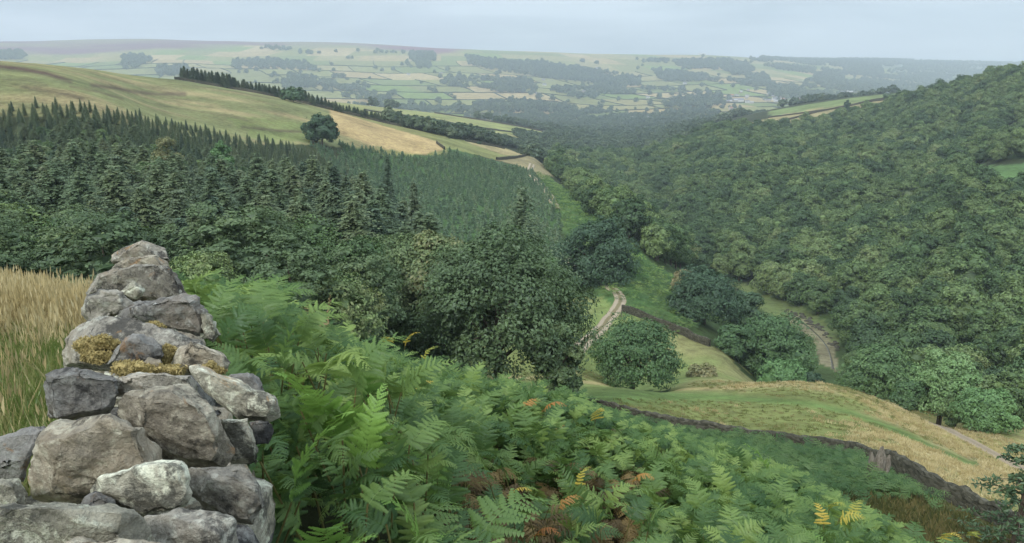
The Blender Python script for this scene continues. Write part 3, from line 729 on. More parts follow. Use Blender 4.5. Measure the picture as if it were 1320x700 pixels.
# conifer plantation on the left
X, Y = jgrid(-330, 60, 50, 172, 6.4, g); xa, ya = jgrid(-330, 60, 168, 330, 4.0, g); X = np.concatenate([X, xa]); Y = np.concatenate([Y, ya]); Zg = ground(X, Y); px, py = proj(X, Y, Zg)
hh = np.interp(Y, [50, 90, 130, 160, 175, 260, 330], [9.5, 13.5, 15.0, 11.0, 5.2, 4.3, 3.8]) * g.uniform(.78, 1.12, len(X))
pt, pyt = proj(X, Y, Zg + hh)
topline = [(-400,122),(0,132),(80,126),(130,131),(200,148),(250,148),(300,172),(400,182),(450,188),(500,225),(540,255),(600,310),(700,330)]
ok = (pyt > interp_line(topline, px) - 3 + g.uniform(-3, 5, len(X))) & (px < 640) & (px > -120) & clear_of(X, Y, 1.0)
ok &= (px < np.interp(Y, [50, 75, 110, 160, 220, 262, 330], [430, 500, 600, 540, 480, 440, 420])) & (py > interp_line([(-400,134),(0,136),(120,142),(300,178),(450,192)], px))
X, Y, Zg, px, hh = X[ok], Y[ok], Zg[ok], px[ok], hh[ok]
o_ = np.argsort(Y); X, Y, Zg, px, hh = X[o_], Y[o_], Zg[o_], px[o_], hh[o_]
kn = fbm(X/26, Y/26, 5, 3) + g.uniform(-.35,.35,len(X))
variants('birch', 'birch', lambda k: (broad_crown(90+k, 10.5, 11.5, nleaf=11000, leaf=.19, lobes=16+3*k, base=.0), limb_trunk(90+k, 11, .25, 10)), M_broad, 4); nk = {'spruce':0,'larch':0,'pine':0,'birch':0}; restk = []
LAB = {'birch': 'round topped mid green broadleaf among the conifers of the left plantation', 'spruce': 'dark pointed spruce in the conifer plantation on the left slope', 'larch': 'soft olive larch in the conifer plantation on the left slope', 'pine': 'blue green bushy pine along the front of the left plantation'}
for q in range(len(X)):
    if Y[q] < 84: kd = 'pine' if kn[q] < -.02 else 'birch'
    elif Y[q] < 165: kd = 'birch' if kn[q] > .42 else 'larch' if kn[q] > -.30 else 'spruce'
    else: kd = 'spruce' if kn[q] < -.05 else ('larch' if kn[q] < .2 else 'birch')
    lim = {'spruce':150,'larch':285,'pine':160,'birch':160}[kd]
    if nk[kd] < lim and -20 < px[q] < 640:
        nk[kd] += 1; v = STK[kd][int(g.integers(0, len(STK[kd])))]
        s_ = hh[q]/{'pine':13.5,'birch':12.0}.get(kd, 15)*(.9 if kd == 'birch' else 1)
        tree(kd + '_tree', v, float(X[q]), float(Y[q]), (s_*g.uniform(1.15,1.5)*(.72 if kd == 'birch' else 1)*((1.9 if kd != 'birch' else 1.15) if Y[q] > 170 else 1.12),)*2 + (s_,), LAB[kd], 'tree', kd + ' trees of the left plantation')
    else: restk.append((X[q], Y[q], Zg[q], hh[q]/15, g.integers(0,4) if kd == 'spruce' else g.integers(4,8)))
print('plantation', len(X), nk, len(restk))
if restk:
    r_k = np.array(restk); mass('conifer_woodland', dict(label='far rows of the conifer plantation below the pasture', cat='woodland'), C_con, r_k[:,0], r_k[:,1], r_k[:,2], r_k[:,3], g.uniform(0,6.28,len(r_k)), r_k[:,4].astype(int))
# shelter belt on the pasture ridge
beltpx = np.concatenate([np.linspace(236, 562, 78), np.linspace(240, 560, 62)])
nb = 0
def ridge_at(p_, d0, d1):
    a, _ = ray(p_, 110); Dd = np.linspace(d0, d1, 260); return a, Dd[np.argmax(ground(a*Dd, Dd)/Dd)]
for k_, p_ in enumerate(beltpx):
    p_ += g.uniform(-1.5, 1.5); a, D_ = ridge_at(p_, 340, 600); D_ += (3 if k_ < 78 else 8) + g.uniform(-1.5, 1.5)
    hx = g.uniform(6.0, 8.6) * (1.2 if p_ < 300 else (.85 if p_ > 420 else 1)); s_ = hx/15
    tree('spruce_tree', STK['spruce'][int(g.integers(0,4))], a*D_, D_, (s_*1.6, s_*1.6, s_), 'small dark spruce in the narrow belt along the pasture ridge wall', 'tree', 'spruces of the ridge shelter belt'); nb += 1
print('belt', nb)
# young plantation
X, Y = jgrid(-110, 60, 190, 470, 3.3, g); Zg = ground(X, Y); px, py = proj(X, Y, Zg)
yp = [(395,184),(440,187),(500,196),(545,205),(576,195),(650,213),(688,222),(712,255),(728,290),(720,335),(640,345),(540,300),(480,250),(425,215)]
ok = inpoly(px, py, yp) & clear_of(X, Y, .5) & (Y > 195) & (g.uniform(size=len(X)) < .93); X, Y, Zg, px = X[ok], Y[ok], Zg[ok], px[ok]
o_ = np.argsort(Y); X, Y, Zg = X[o_], Y[o_], Zg[o_]; S = g.uniform(.5, 1.0, len(X))
for q in range(min(285, len(X))):
    tree('young_spruce', STK['young'][int(g.integers(0,3))], float(X[q]), float(Y[q]), float(S[q]), 'knee high to man high spruce in the young plantation rows, lower end', 'tree', 'young spruces planted on the middle slope')
print('young', len(X))
mass('young_plantation', dict(label='upper rows of young spruces on the middle slope', cat='plantation'), C_young, X[285:], Y[285:], Zg[285:], S[285:], g.uniform(0,6.28,len(X)-285), g.integers(0,3,max(0,len(X)-285)))
# valley floor and middle distance woods
def cover(polys, D0, D1, st, dens, x0, x1, sc_, nm, label):
    X, Y = jgrid(x0, x1, D0, D1, st, g); Zg = ground(X, Y); px, py = proj(X, Y, Zg); m = np.zeros(len(X), bool)
    nz = fbm(X/(st*9), Y/(st*9), 8, 3)
    for pl, dn in polys: m |= inpoly(px, py, pl) & (nz + g.uniform(-.25,.25,len(X)) < dn)
    m &= (px > -60) & (px < 1400) & clear_of(X, Y)
    print(nm, m.sum())
    X, Y, Zg = X[m], Y[m], Zg[m]
    mass(nm, dict(label=label, cat='woodland'), C_far, X, Y, Zg, g.uniform(.7,1.2,len(X))*sc_, g.uniform(0,6.28,len(X)), g.integers(0,5,len(X)))
cover([([(500,150),(560,160),(600,168),(700,184),(730,205),(700,204),(686,196),(600,180),(560,178),(500,164)], .9), ([(650,205),(690,198),(730,205),(730,232),(705,225)], -.15)], 560, 900, 9, 1, -200, 60, .95, 'wood_strip', 'strip of broadleaf wood between the straw field and the green fields beyond')
cover([([(660,172),(700,178),(730,172),(760,160),(960,168),(940,182),(860,190),(760,205),(720,212),(690,196)], .9)], 880, 1500, 11, 1, -100, 420, 1.0, 'valley_woodland', 'woodland filling the bend of the side valley')
cover([([(600,140),(640,146),(660,152),(720,150),(740,141),(850,143),(1000,150),(1000,170),(900,180),(760,178),(700,176),(640,160),(600,152)], -.14), ([(700,156),(960,156),(1000,168),(900,180),(760,178),(700,176)], .18), ([(430,125),(640,135),(700,148),(700,160),(600,148),(430,134)], .05), ([(880,120),(1160,108),(1160,126),(1000,140),(880,150)], -.1)], 1400, 2900, 17, 1, -900, 1900, 1.4, 'dale_woodland', 'woods along the floor of the far dale')
FW = [([(600,73),(640,79),(700,82),(760,90),(825,101),(823,112),(770,108),(700,101),(650,93),(604,85)], .35), ([(528,68),(562,70),(562,79),(530,80)], .9), ([(155,73),(182,72),(195,78),(180,88),(160,90)], .25), ([(200,88),(240,87),(245,98),(205,99)], .3), ([(-100,68),(30,68),(34,77),(-100,78)], .9),
      ([(867,80),(900,78),(960,82),(974,92),(948,99),(928,88),(880,90)], .7), ([(958,97),(985,97),(998,112),(968,112)], .8), ([(1050,95),(1085,94),(1087,108),(1050,110)], .8), ([(1000,83),(1050,90),(1052,96),(1000,90)], .3), ([(1095,83),(1135,84),(1138,96),(1100,96)], .8),
      ([(1105,106),(1150,92),(1180,82),(1320,84),(1320,110),(1180,118),(1120,118)], -.1), ([(990,112),(1120,108),(1150,120),(1100,130),(990,128)], -.05), ([(840,90),(870,92),(900,98),(900,106),(850,104)], .2),
      ([(540,100),(640,104),(700,112),(690,124),(600,118),(540,112)], -.16), ([(430,112),(530,112),(600,124),(700,130),(760,146),(560,146),(430,130)], -.18), ([(360,108),(420,104),(440,112),(370,118)], -.15), ([(700,112),(780,106),(900,120),(960,130),(900,142),(760,146)], -.26), ([(300,60),(700,75),(700,110),(300,110)], -.42), ([(820,75),(1150,80),(1150,110),(820,115)], -.3)]
FW += [([(980,74),(1320,76),(1320,84),(1100,84),(980,80)], -.05)]
cover(FW, 2600, 8400, 28, 1, -4200, 5600, 2.3, 'distant_woodland', 'woods and shelter belts spread over the far side of the dale')

# hedgerow and field trees far off, each one its own
def hedge_tree(px_, py_, w_, d0=2300):
    h_ = hit(px_, py_, d0)
    if h_ is None or h_[1] > 5800: return None
    s_ = w_*h_[1]/1000/12
    o = bpy.data.objects.new('hedgerow_tree', far_me[int(g.integers(0,5))]); COL.objects.link(o); o.location = h_; o.scale = (s_, s_, s_*g.uniform(.8,1.15)); o.rotation_euler[2] = g.uniform(0,6.28)
    return tag(o, 'small hazy tree dotted among the fields on the far side of the dale', 'tree', 'field trees of the far dale')
cnt = 0
for px_, py_, w_ in [(447,128,9),(463,130,8),(487,134,12),(420,118,8),(428,120,6),(507,124,9),(560,120,8),(592,112,7),(606,106,6),(627,104,7),(695,128,9),(712,130,8),(735,126,8),(747,128,11),(763,128,7),(530,138,10),(545,140,8),(590,147,14),(612,148,12),(565,134,8),
                     (384,112,7),(396,114,6),(462,108,6),(470,110,5),(560,95,5),(577,92,6),(640,98,6),(820,132,6),(838,136,7),(850,128,6),(866,124,6),(880,118,7),(905,112,6),(930,110,6),(720,118,6),(690,116,7),(660,112,7),(350,100,6),(340,84,4),(330,92,5),(402,86,4),(430,92,5),(906,74,4),(566,62,3),(525,61,3),(686,66,3)]:
    if hedge_tree(px_, py_, w_*1.25): cnt += 1
while cnt < 150:
    px_, py_ = g.uniform(300, 1180), g.uniform(80, 150)
    if hedge_tree(px_, py_, g.uniform(3.8, 7.5)): cnt += 1

# ------------------------------------------------------------------ field walls
M_wall, nn, b = mat('wall_stone', .95, .1)
vv = nn.add('ShaderNodeTexVoronoi', {'Vector': nn.add('ShaderNodeVectorMath', {0: nn.pos(), 1: (1,1,2.2)}, operation='MULTIPLY').outputs[0], 'Scale': 3.2})
ve = nn.add('ShaderNodeTexVoronoi', {'Vector': nn.add('ShaderNodeVectorMath', {0: nn.pos(), 1: (1,1,2.2)}, operation='MULTIPLY').outputs[0], 'Scale': 3.2}, feature='DISTANCE_TO_EDGE')
nzc = nn.noise(nn.pos(), 1.1, 8, .7)
vbw = nn.add('ShaderNodeRGBToBW', {0: vv.outputs['Color']}).outputs[0]
wc = nn.ramp(nn.math('ADD', nn.math('MULTIPLY', vbw, .5), nn.math('MULTIPLY', nzc, .5)), [(.2,(.030,.030,.022)),(.5,(.070,.068,.050)),(.75,(.13,.125,.095)),(.9,(.20,.19,.15))])
nn.l.new(wc, b.inputs['Base Color'])
nn.l.new(nn.add('ShaderNodeBump', {'Strength': .9, 'Distance': .12, 'Height': nn.math('MINIMUM', ve.outputs[0], .12)}).outputs[0], b.inputs['Normal'])
def wall(P2, h, w_, label, group=None, step=.6, name='dry_stone_wall', coping=True, m=None, smooth=2, cat='wall'):
    if len(P2) < 2: print('NO WALL', label); return
    P2 = resample(smooth_line(P2, smooth), step); T = np.gradient(P2, axis=0); T /= np.linalg.norm(T, axis=1)[:,None]+1e-9
    Nn = np.stack([T[:,1], -T[:,0]], 1); n = len(P2)
    if n < 2: return
    prof = [(-.62,-.5),(-.5,.35),(-.40,.80),(-.42,.86),(-.25,1.04),(.25,1.04),(.42,.86),(.40,.80),(.5,.35),(.62,-.5)]
    hj = 1 + fbm(np.arange(n)*.35, np.zeros(n), int(g.integers(1,99)), 3)*.22 + g.uniform(-.07,.07,n)
    X = np.stack([P2[:,0]+Nn[:,0]*(a+g.uniform(-.06,.06,n))*w_ for a, _ in prof],1); Y = np.stack([P2[:,1]+Nn[:,1]*(a+g.uniform(-.06,.06,n))*w_ for a, _ in prof],1)
    Z = ground(P2[:,0], P2[:,1])[:,None] + np.array([b_ for _, b_ in prof])[None]*h*hj[:,None] + g.uniform(-.03,.03,X.shape)*h
    c = len(prof); j, i = np.meshgrid(np.arange(n-1), np.arange(c-1), indexing='ij')
    q = np.stack([j*c+i, j*c+i+1, (j+1)*c+i+1, (j+1)*c+i], -1).reshape(-1,4)
    o = link(name, mesh_np(name, np.stack([X,Y,Z],-1).reshape(-1,3), [q], [m or M_wall])); tag(o, label, cat, group, 'thing')
    return o
def wpix(L, d0, d1): return pixline(L, d0, d1)
wall(wpix([(700,514),(780,526),(860,548),(930,557),(1000,568),(1060,576),(1110,585),(1135,599)], 34, 100), .8, .5, 'long mossy dry stone wall between the bracken slope and the meadow, left of the stump', step=.35, smooth=1)
wall(wpix([(1137,601),(1168,617),(1200,636),(1230,650),(1260,665),(1290,679),(1320,696)], 30, 100)+[(25.5,31),(27,26)], 1.35, .6, 'dark dry stone wall running down to the right below the stump', step=.3, smooth=1)
wall(wpix([(801,402),(830,411),(860,423),(885,434),(915,447)], 130, 260), 1.7, .6, 'stone wall leading right from the track gateway to the large dark tree', step=.5)
wall([(lambda r_: (r_[0]*(r_[1]-1.5), r_[1]-1.5))(ridge_at(q_, 340, 600)) for q_ in np.linspace(226, 563, 26)], 1.6, .8, 'wall along the pasture ridge in front of the spruce belt', step=2)
wall(wpix([(563,185),(568,189),(573,193)], 330, 620), 1.6, .8, 'short wall closing the lower corner of the straw pasture', step=1)
wall(wpix([(640,207),(660,205),(678,201),(684,197)], 480, 700), 1.7, .9, 'wall below the straw field near the track bend', step=2)
wall(wpix([(600,182),(625,187),(650,192),(684,196)], 500, 760), 1.7, .9, 'wall across the top of the straw field', step=2)
for k_, L_ in enumerate(([(440,130),(500,137),(560,146),(640,158),(700,170)], [(430,126),(500,132),(560,139),(650,152),(715,166)], [(560,158),(620,166),(680,174)], [(470,142),(540,151),(600,163)])):
    wall(wpix(L_, 850, 1320), 2.0, 1.2, ['lower','top','lowest','middle'][k_] + ' long wall striping the green field beyond the belt', step=6)
wall(wpix([(948,176),(985,165),(1020,153),(1060,143),(1100,136),(1130,129),(1180,122)], 800, 1180), 2.3, 1.3, 'dark wall climbing across the field on the far shoulder of the wood', step=4)
wall(wpix([(990,152),(1040,145),(1090,138),(1150,128)], 900, 1180), 1.8, 1.1, 'thin upper wall of the shoulder field', step=5)
# far side: walls along the edges of the fields (solve the field coordinates for points)
def inv_uv(u, v, x, y):
    for _ in range(40):
        U, W_ = field_uv(x, y); x = x + (u-U)*170; y = y + (v-W_)*230; y = np.clip(y, 1500, 7000)
    return x, y
nfw = 0
M_hedge, nn, b = mat('far_hedge', .95, .1); b.inputs['Base Color'].default_value = (.035,.05,.03,1)
for vi in range(4, 20):
    for ui in range(-14, 16):
        for horiz in (0, 1):
            if nfw >= 280: break
            off = (vi*.37) % 1.0
            t_ = np.linspace(0, 1, 7)
            u_ = (ui - off) + (t_ if horiz else 0*t_); v_ = vi + (0*t_ if horiz else t_)
            x_, y_ = inv_uv(u_, v_, u_*210. - .2*v_*300, v_*300. + 0*u_)
            U, W_ = field_uv(x_, y_)
            if np.abs(U-u_).max() > .05 or np.abs(W_-v_).max() > .05 or y_.min() < 2300 or y_.max() > 5700: continue
            z_ = ground(x_, y_); px, py = proj(x_, y_, z_)
            if px.min() < -20 or px.max() > 1340 or py.min() < 66: continue
            mv = np.interp(px, [0,120,330,560,610,1400], [74,72,62,72,66,66])
            if (py < mv + 1).any() or g.uniform() < .1: continue
            wall(np.stack([x_, y_], 1), g.uniform(2.2, 4.2), 3.2, 'thin dark field boundary crossing the patchwork of the far dale', 'field boundaries of the far dale', step=60, name='field_wall', m=M_hedge, smooth=1); nfw += 1
print('far walls', nfw)

# ------------------------------------------------------------------ houses far off
def flat_mat(name, c, r=.9):
    m, n_, b_ = mat(name, r, .15)
    n_.l.new(n_.mix(n_.noise(n_.obj(), .8, 5), [v*.8 for v in c], [min(1,v*1.15) for v in c]), b_.inputs['Base Color']); return m
M_hw = [flat_mat('house_stone', (.42,.38,.31)), flat_mat('house_white', (.60,.59,.56)), flat_mat('house_brown', (.30,.24,.18))]
M_hr = [flat_mat('slate_roof', (.20,.20,.22)), flat_mat('red_roof', (.34,.17,.11)), flat_mat('pale_roof', (.40,.40,.40))]
M_win, nn, b = mat('dark_window', .3, .5); b.inputs['Base Color'].default_value = (.03,.035,.04,1)
def house(px_, py_, L, W_, H_, wm_, rm_, label, group=None, rz=0, d0=1200):
    h_ = hit(px_, py_, d0)
    if h_ is None: return
    o = empty('house' if L < 25 else 'farm_building', h_, rz); tag(o, label, 'house' if L < 25 else 'building', group)
    l, w_ = L/2, W_/2; rise = W_*.38
    V = [(-l,-w_,-3),(l,-w_,-3),(l,w_,-3),(-l,w_,-3),(-l,-w_,H_),(l,-w_,H_),(l,w_,H_),(-l,w_,H_),(-l,0,H_+rise),(l,0,H_+rise)]
    link('wall', mesh_np('house_wall', V, [[(0,1,5,4),(2,3,7,6)], [(1,2,6),(0,4,7),(1,6,5),(0,7,3),(5,6,9),(4,8,7)]], [M_hw[wm_]]), o)
    e = .5; k_ = rise/w_
    V = [(-l-e,-w_-e,H_-e*k_),(l+e,-w_-e,H_-e*k_),(l+e,0,H_+rise+.05),(-l-e,0,H_+rise+.05),(l+e,w_+e,H_-e*k_),(-l-e,w_+e,H_-e*k_)]
    V2 = V + [(a,b_,c+.3) for a,b_,c in V]
    link('roof', mesh_np('house_roof', V2, [[(0,1,2,3),(3,2,4,5),(6,9,8,7),(9,11,10,8),(0,6,7,1),(5,4,10,11),(0,3,9,6),(3,5,11,9),(1,7,8,2),(2,8,10,4)]], [M_hr[rm_]]), o)
    if L < 25:
        nwin = max(2, int(L/4))
        for fl_ in range(2):
            for q in range(nwin):
                xw = -l + (q+.5)*L/nwin; zw = 1.2 + fl_*H_*.45
                if zw + 1.2 > H_: continue
                V = [(xw-.6,-w_-.06,zw),(xw+.6,-w_-.06,zw),(xw+.6,-w_-.06,zw+1.3),(xw-.6,-w_-.06,zw+1.3),(xw-.6,-w_+.02,zw),(xw+.6,-w_+.02,zw),(xw+.6,-w_+.02,zw+1.3),(xw-.6,-w_+.02,zw+1.3)]
                link('window', mesh_np('house_window', V, [[(0,1,2,3),(0,4,5,1),(1,5,6,2),(2,6,7,3),(3,7,4,0)]], [M_win]), o)
        V, F = [], []
        link('chimney', mesh_np('chimney', [(-l+.2,-.5,H_+rise-.6),(-l+1.4,-.5,H_+rise-.6),(-l+1.4,.5,H_+rise-.6),(-l+.2,.5,H_+rise-.6),(-l+.2,-.5,H_+rise+1.6),(-l+1.4,-.5,H_+rise+1.6),(-l+1.4,.5,H_+rise+1.6),(-l+.2,.5,H_+rise+1.6)], [[(0,1,5,4),(1,2,6,5),(2,3,7,6),(3,0,4,7),(4,5,6,7)]], [M_hw[wm_]]), o)
house(624,151,24,9,6,1,2,'white farmhouse beyond the striped green field', rz=.3, d0=1250)
house(640,155,13,8,5,2,1,'low brown farmhouse with a reddish roof right of the white one', rz=-.2, d0=1250)
house(652,156,9,7,4.5,0,0,'small grey barn at the right end of the farm group', rz=.5, d0=1250)
house(934,132,60,12,5,0,2,'long white factory building in the village', rz=.06, d0=2000)
house(952,131,40,16,7,1,0,'shorter white works building next to the long one', rz=.1, d0=2000)
house(905,71,55,20,8,1,2,'tiny white building on the far skyline', d0=4000)
house(814,153,20,9,4,0,2,'pale roofed barn on the dale floor among trees', rz=.1, d0=1900)
house(840,153,26,10,4,0,0,'long pale shed on the dale floor', rz=.0, d0=1900)
house(770,89,22,12,7,1,0,'white house among the far hillside wood', d0=3000)
house(750,87,18,10,6,0,0,'grey house left of the white one in the far wood', d0=3000)
for k_ in range(95):
    px_ = g.choice([g.uniform(935,1010), g.uniform(1000,1075), g.uniform(1080,1150)]); py_ = np.interp(px_, [935,1010,1075,1150], [128,126,124,116]) + g.normal(0, 5)
    house(px_, py_, g.uniform(11,22), g.uniform(8,10), g.uniform(5,7.5), int(g.choice([0,0,1,0,2])), int(g.choice([0,0,0,1,2])), 'small hazy stone house in the distant village', 'houses of the distant village', rz=g.uniform(-.6,.6), d0=1900)
for k_ in range(14):
    house(g.uniform(350,900), g.uniform(95,140), g.uniform(14,24), 10, 6, int(g.choice([0,1])), 0, 'lone hazy farmhouse among the far fields', 'farmhouses scattered over the far dale', rz=g.uniform(-.6,.6), d0=2300)

# ------------------------------------------------------------------ weathered stump at the wall
M_stump, nn, b = mat('weathered_wood', .9, .1)
nn.l.new(nn.ramp(nn.noise(nn.add('ShaderNodeMapping', {'Vector': nn.obj(), 'Scale': (9,9,1.2)}).outputs[0], 1.6, 9, .7), [(.3,(.06,.052,.04)),(.55,(.20,.18,.145)),(.75,(.36,.33,.28))]), b.inputs['Base Color'])
hs_ = hit(1130, 622, 30)
st_ = empty('tree_stump', hs_); tag(st_, 'pale weathered broken tree stump standing against the meadow wall', 'stump')
for k_, (dx, hh_, r0, lx) in enumerate(((0,2.5,.36,.12),(.42,1.9,.24,.22),(-.38,2.2,.26,-.2),(.15,1.4,.28,.05))):
    pth = [(dx*.8,0,-.3),(dx,0.02,hh_*.35),(dx+lx*.5,.05,hh_*.7),(dx+lx,.06,hh_)]
    Vt, Ft = tube(pth, [r0*1.5,r0*1.1,r0*.75,r0*.18], 9); Vt = Vt + g.normal(0,.03,Vt.shape)
    link('jagged_trunk', mesh_np('jagged_trunk', Vt, [Ft], [M_stump]), st_)
# gate post by the track
gp = hit(801, 408, 130)
if gp:
    o = empty('gate_post', gp); tag(o, 'pale wooden gate post at the corner where track meets stone wall', 'post')
    V, F = tube([(0,0,-.3),(0,0,1.6),(0,0,1.72)], [.13,.12,.03], 8); link('post', mesh_np('post', V, [F], [M_stump]), o)
# ------------------------------------------------------------------ bracken
def frond_mat(name, stops, trans=.35, gloss=.018):
    m = bpy.data.materials.new(name); m.use_nodes = True; nn = N(m)
    for x in list(nn.n):
        if x.type == 'BSDF_PRINCIPLED': nn.n.remove(x)
    tint = nn.attr('tint').outputs['Fac']; rnd = nn.add('ShaderNodeObjectInfo').outputs['Random']
    nz = nn.noise(nn.pos(), 1.1, 4, .6)
    f = nn.math('ADD', nn.math('MULTIPLY', rnd, .60), nn.math('MULTIPLY', tint, .28)); f = nn.math('ADD', f, nn.math('MULTIPLY', nz, .30))
    c = nn.ramp(f, stops)
    d = nn.add('ShaderNodeBsdfDiffuse', {'Color': c}); t = nn.add('ShaderNodeBsdfTranslucent', {'Color': nn.mix(.35, c, (.35,.5,.08), 'MIX') if gloss > .015 else c})
    gl = nn.add('ShaderNodeBsdfGlossy', {'Color': (.85,.95,1,1), 'Roughness': .42})
    mx = nn.add('ShaderNodeMixShader', {0: trans, 1: d.outputs[0], 2: t.outputs[0]})
    mx2 = nn.add('ShaderNodeMixShader', {0: gloss, 1: mx.outputs[0], 2: gl.outputs[0]})
    nn.l.new(mx2.outputs[0], nn.n['Material Output'].inputs['Surface']); return m
M_fern = frond_mat('bracken_green', [(.15,(.028,.066,.026)),(.38,(.058,.118,.040)),(.56,(.098,.172,.054)),(.75,(.16,.25,.072)),(.95,(.25,.34,.095))])
M_slope = frond_mat('slope_bracken_green', [(.2,(.034,.078,.028)),(.5,(.062,.125,.042)),(.85,(.115,.185,.06))])
M_lime = frond_mat('bracken_lime', [(.2,(.12,.25,.06)),(.8,(.21,.36,.08))])
M_yel = frond_mat('bracken_yellow', [(.2,(.50,.36,.06)),(.6,(.66,.48,.09)),(.9,(.30,.34,.07))], gloss=.02)
M_rust = frond_mat('bracken_rust', [(.2,(.30,.11,.035)),(.6,(.46,.20,.06)),(.9,(.50,.30,.09))], gloss=.02)
M_dead = frond_mat('bracken_brown', [(.2,(.075,.058,.030)),(.6,(.145,.105,.050)),(.9,(.24,.17,.065))], gloss=.01, trans=.2)
M_tan = frond_mat('bracken_tan', [(.2,(.46,.30,.15)),(.9,(.62,.44,.24))], gloss=.01, trans=.2)
M_stalk, nn, b = mat('bracken_stalk', .7, .2)
nn.l.new(nn.mix(nn.noise(nn.obj(), 6, 3), (.10,.13,.035), (.17,.12,.05)), b.inputs['Base Color'])
def frond(seed, L=.85, wide=.34, npair=14, det=1.0, arch=1.0, start=55, curl=0.0, sag=.25):
    """one bracken blade: arching midrib, opposite pinnae, each a comb of narrow pinnules"""
    g = np.random.default_rng(seed); A = Acc()
    n = 24; t = np.linspace(0, 1, n); ang = np.radians(start) - np.radians(95*arch)*t**1.25
    dy = np.cos(ang); dz = np.sin(ang); ry = np.concatenate([[0], np.cumsum((dy[1:]+dy[:-1])/2)])*L/(n-1); rz = np.concatenate([[0], np.cumsum((dz[1:]+dz[:-1])/2)])*L/(n-1)
    rx = np.cumsum(g.normal(0,.004,n))
    rib = np.stack([rx, ry, rz], 1); Vt, Ft = tube(rib, np.linspace(.0035,.0008,n), 3); A.add(Vt, Ft, .9)
    for k in range(npair):
        tk = 1 - (1-(k+.3)/npair)**1.12; tk = .04 + .95*tk
        c = np.array([np.interp(tk, t, rib[:,q]) for q in range(3)])
        T = np.array([0, np.interp(tk, t, dy), np.interp(tk, t, dz)]); Nn = np.array([0, -T[2], T[1]])
        prof = min(1, .72 + tk*2.2) * (1-tk)**.80
        for sd in (-1, 1):
            l = L*wide*prof*g.uniform(.88,1.08) + .012
            a = math.radians(np.interp(tk, [0,1], [74,48]) + g.normal(0,8)); up = g.normal(.06,.20)
            dr = math.cos(a)*T + math.sin(a)*np.array([sd,0,0]); dr = dr + up*Nn; dr /= np.linalg.norm(dr)
            m = max(3, int(l/.0155*det)); s = (np.arange(m)+.5)/m
            ctr = c + dr*l*s[:,None] + T*(.10*l*s[:,None]**2) - np.array([0,0,1.])*(l*sag*s[:,None]**1.8) 
            dv = unit(np.gradient(ctr, axis=0)) if m > 1 else dr[None]
            sidev = unit(np.cross(dv, Nn)); nv = np.cross(sidev, dv)
            pl = l*.20*np.clip(1.12-s, .06, 1)**.62*np.clip(.55+s*2.2,0,1) + .0022
            w_ = l/m*.46
            for q in (-1, 1):
                d2 = unit(sidev*q + dv*.38 + nv*g.normal(.02,.10,(m,1)) - nv*.12)
                tip = ctr + d2*(pl*g.uniform(.85,1.1,m))[:,None] - np.array([0,0,1.])*(pl*.16)[:,None]
                md = ctr + d2*(pl*.45)[:,None]
                V_ = np.stack([ctr - dv*w_, md - dv*w_*1.05, tip, md + dv*w_*.95, ctr + dv*w_], 1).reshape(-1,3)
                o = np.arange(m)[:,None]*5
                F4 = o + np.array([0,1,3,4]); F3 = o + np.array([1,2,3])
                tn = np.repeat(np.clip(.25 + .5*tk + g.normal(0,.1) + .15*s, 0, 1), 5)
                A.V.append(V_); A.F += [F4 + A.n, F3 + A.n]; A.n += len(V_); A.T.append(tn)
    return A
FR = {}
def fr_mesh(key, m, seeds, **kw):
    FR[key] = [frond(s, **kw).mesh('frond_blade', m) for s in seeds]
fr_mesh('green', M_fern, range(300,308), L=.80, npair=18, wide=.33)
for k_, s in enumerate((320,321,322)): FR['green'].append(frond(s, L=.9, wide=.38, npair=18, start=75, arch=1.15, sag=.35).mesh('frond_blade', M_fern))
FR['green'].append(frond(330, L=.8, start=85, arch=.75, sag=.15).mesh('frond_blade', M_fern))
fr_mesh('lime', M_lime, (340,341), L=.75, start=82, arch=.7, sag=.12, npair=20, wide=.36)
FR['lime'].append(frond(342, L=.8, start=60, npair=19).mesh('frond_blade', M_lime))
fr_mesh('yellow', M_yel, (350,351), L=.42, npair=10, start=70, sag=.3)
fr_mesh('rust', M_rust, (360,361), L=.5, npair=11, start=60, sag=.5, arch=1.2)
fr_mesh('dead', M_dead, (370,371,372), L=.6, npair=11, start=30, arch=1.4, sag=.8)
fr_mesh('tan', M_tan, (380,), L=.45, npair=12, wide=.2, start=88, arch=.25, sag=.1)
FRL = [frond(390+k_, L=.85, npair=11, det=.55, start=60+8*k_, wide=.38).mesh('frond_blade', M_fern) for k_ in range(4)]
def stalk_mesh(h, lean):
    V_, F_ = tube([(0,-lean,-.08),(0,-lean*.6,h*.5),(0,0,h)], [.006,.005,.0035], 5); return mesh_np('stalk', V_, [F_], [M_stalk], smooth=True)
STALK = [stalk_mesh(1.0, .10), stalk_mesh(1.0, .2)]
gf = np.random.default_rng(5)
def plant(x, y, h, az, blades, label, group=None, bs=1.0, tilt=0.0, name='bracken_frond', extra=()):
    o = empty(name, (x, y, float(ground(x, y)[0])), az); tag(o, label, 'fern', group)
    s_ = link('stalk', STALK[int(gf.integers(0,2))], o); s_.scale = (1, 1, h)
    b0 = link('blade', blades[int(gf.integers(0, len(blades)))], o, loc=(0, 0, h*.99)); b0.scale = (bs,)*3; b0.rotation_euler = (tilt, gf.normal(0,.22), 0)
    for me, zf, ra in extra:
        e = link('blade', me, o, loc=(0, 0, h*zf)); e.rotation_euler = (gf.normal(0,.1), gf.normal(0,.2), ra); e.scale = (bs*.8,)*3
    return o
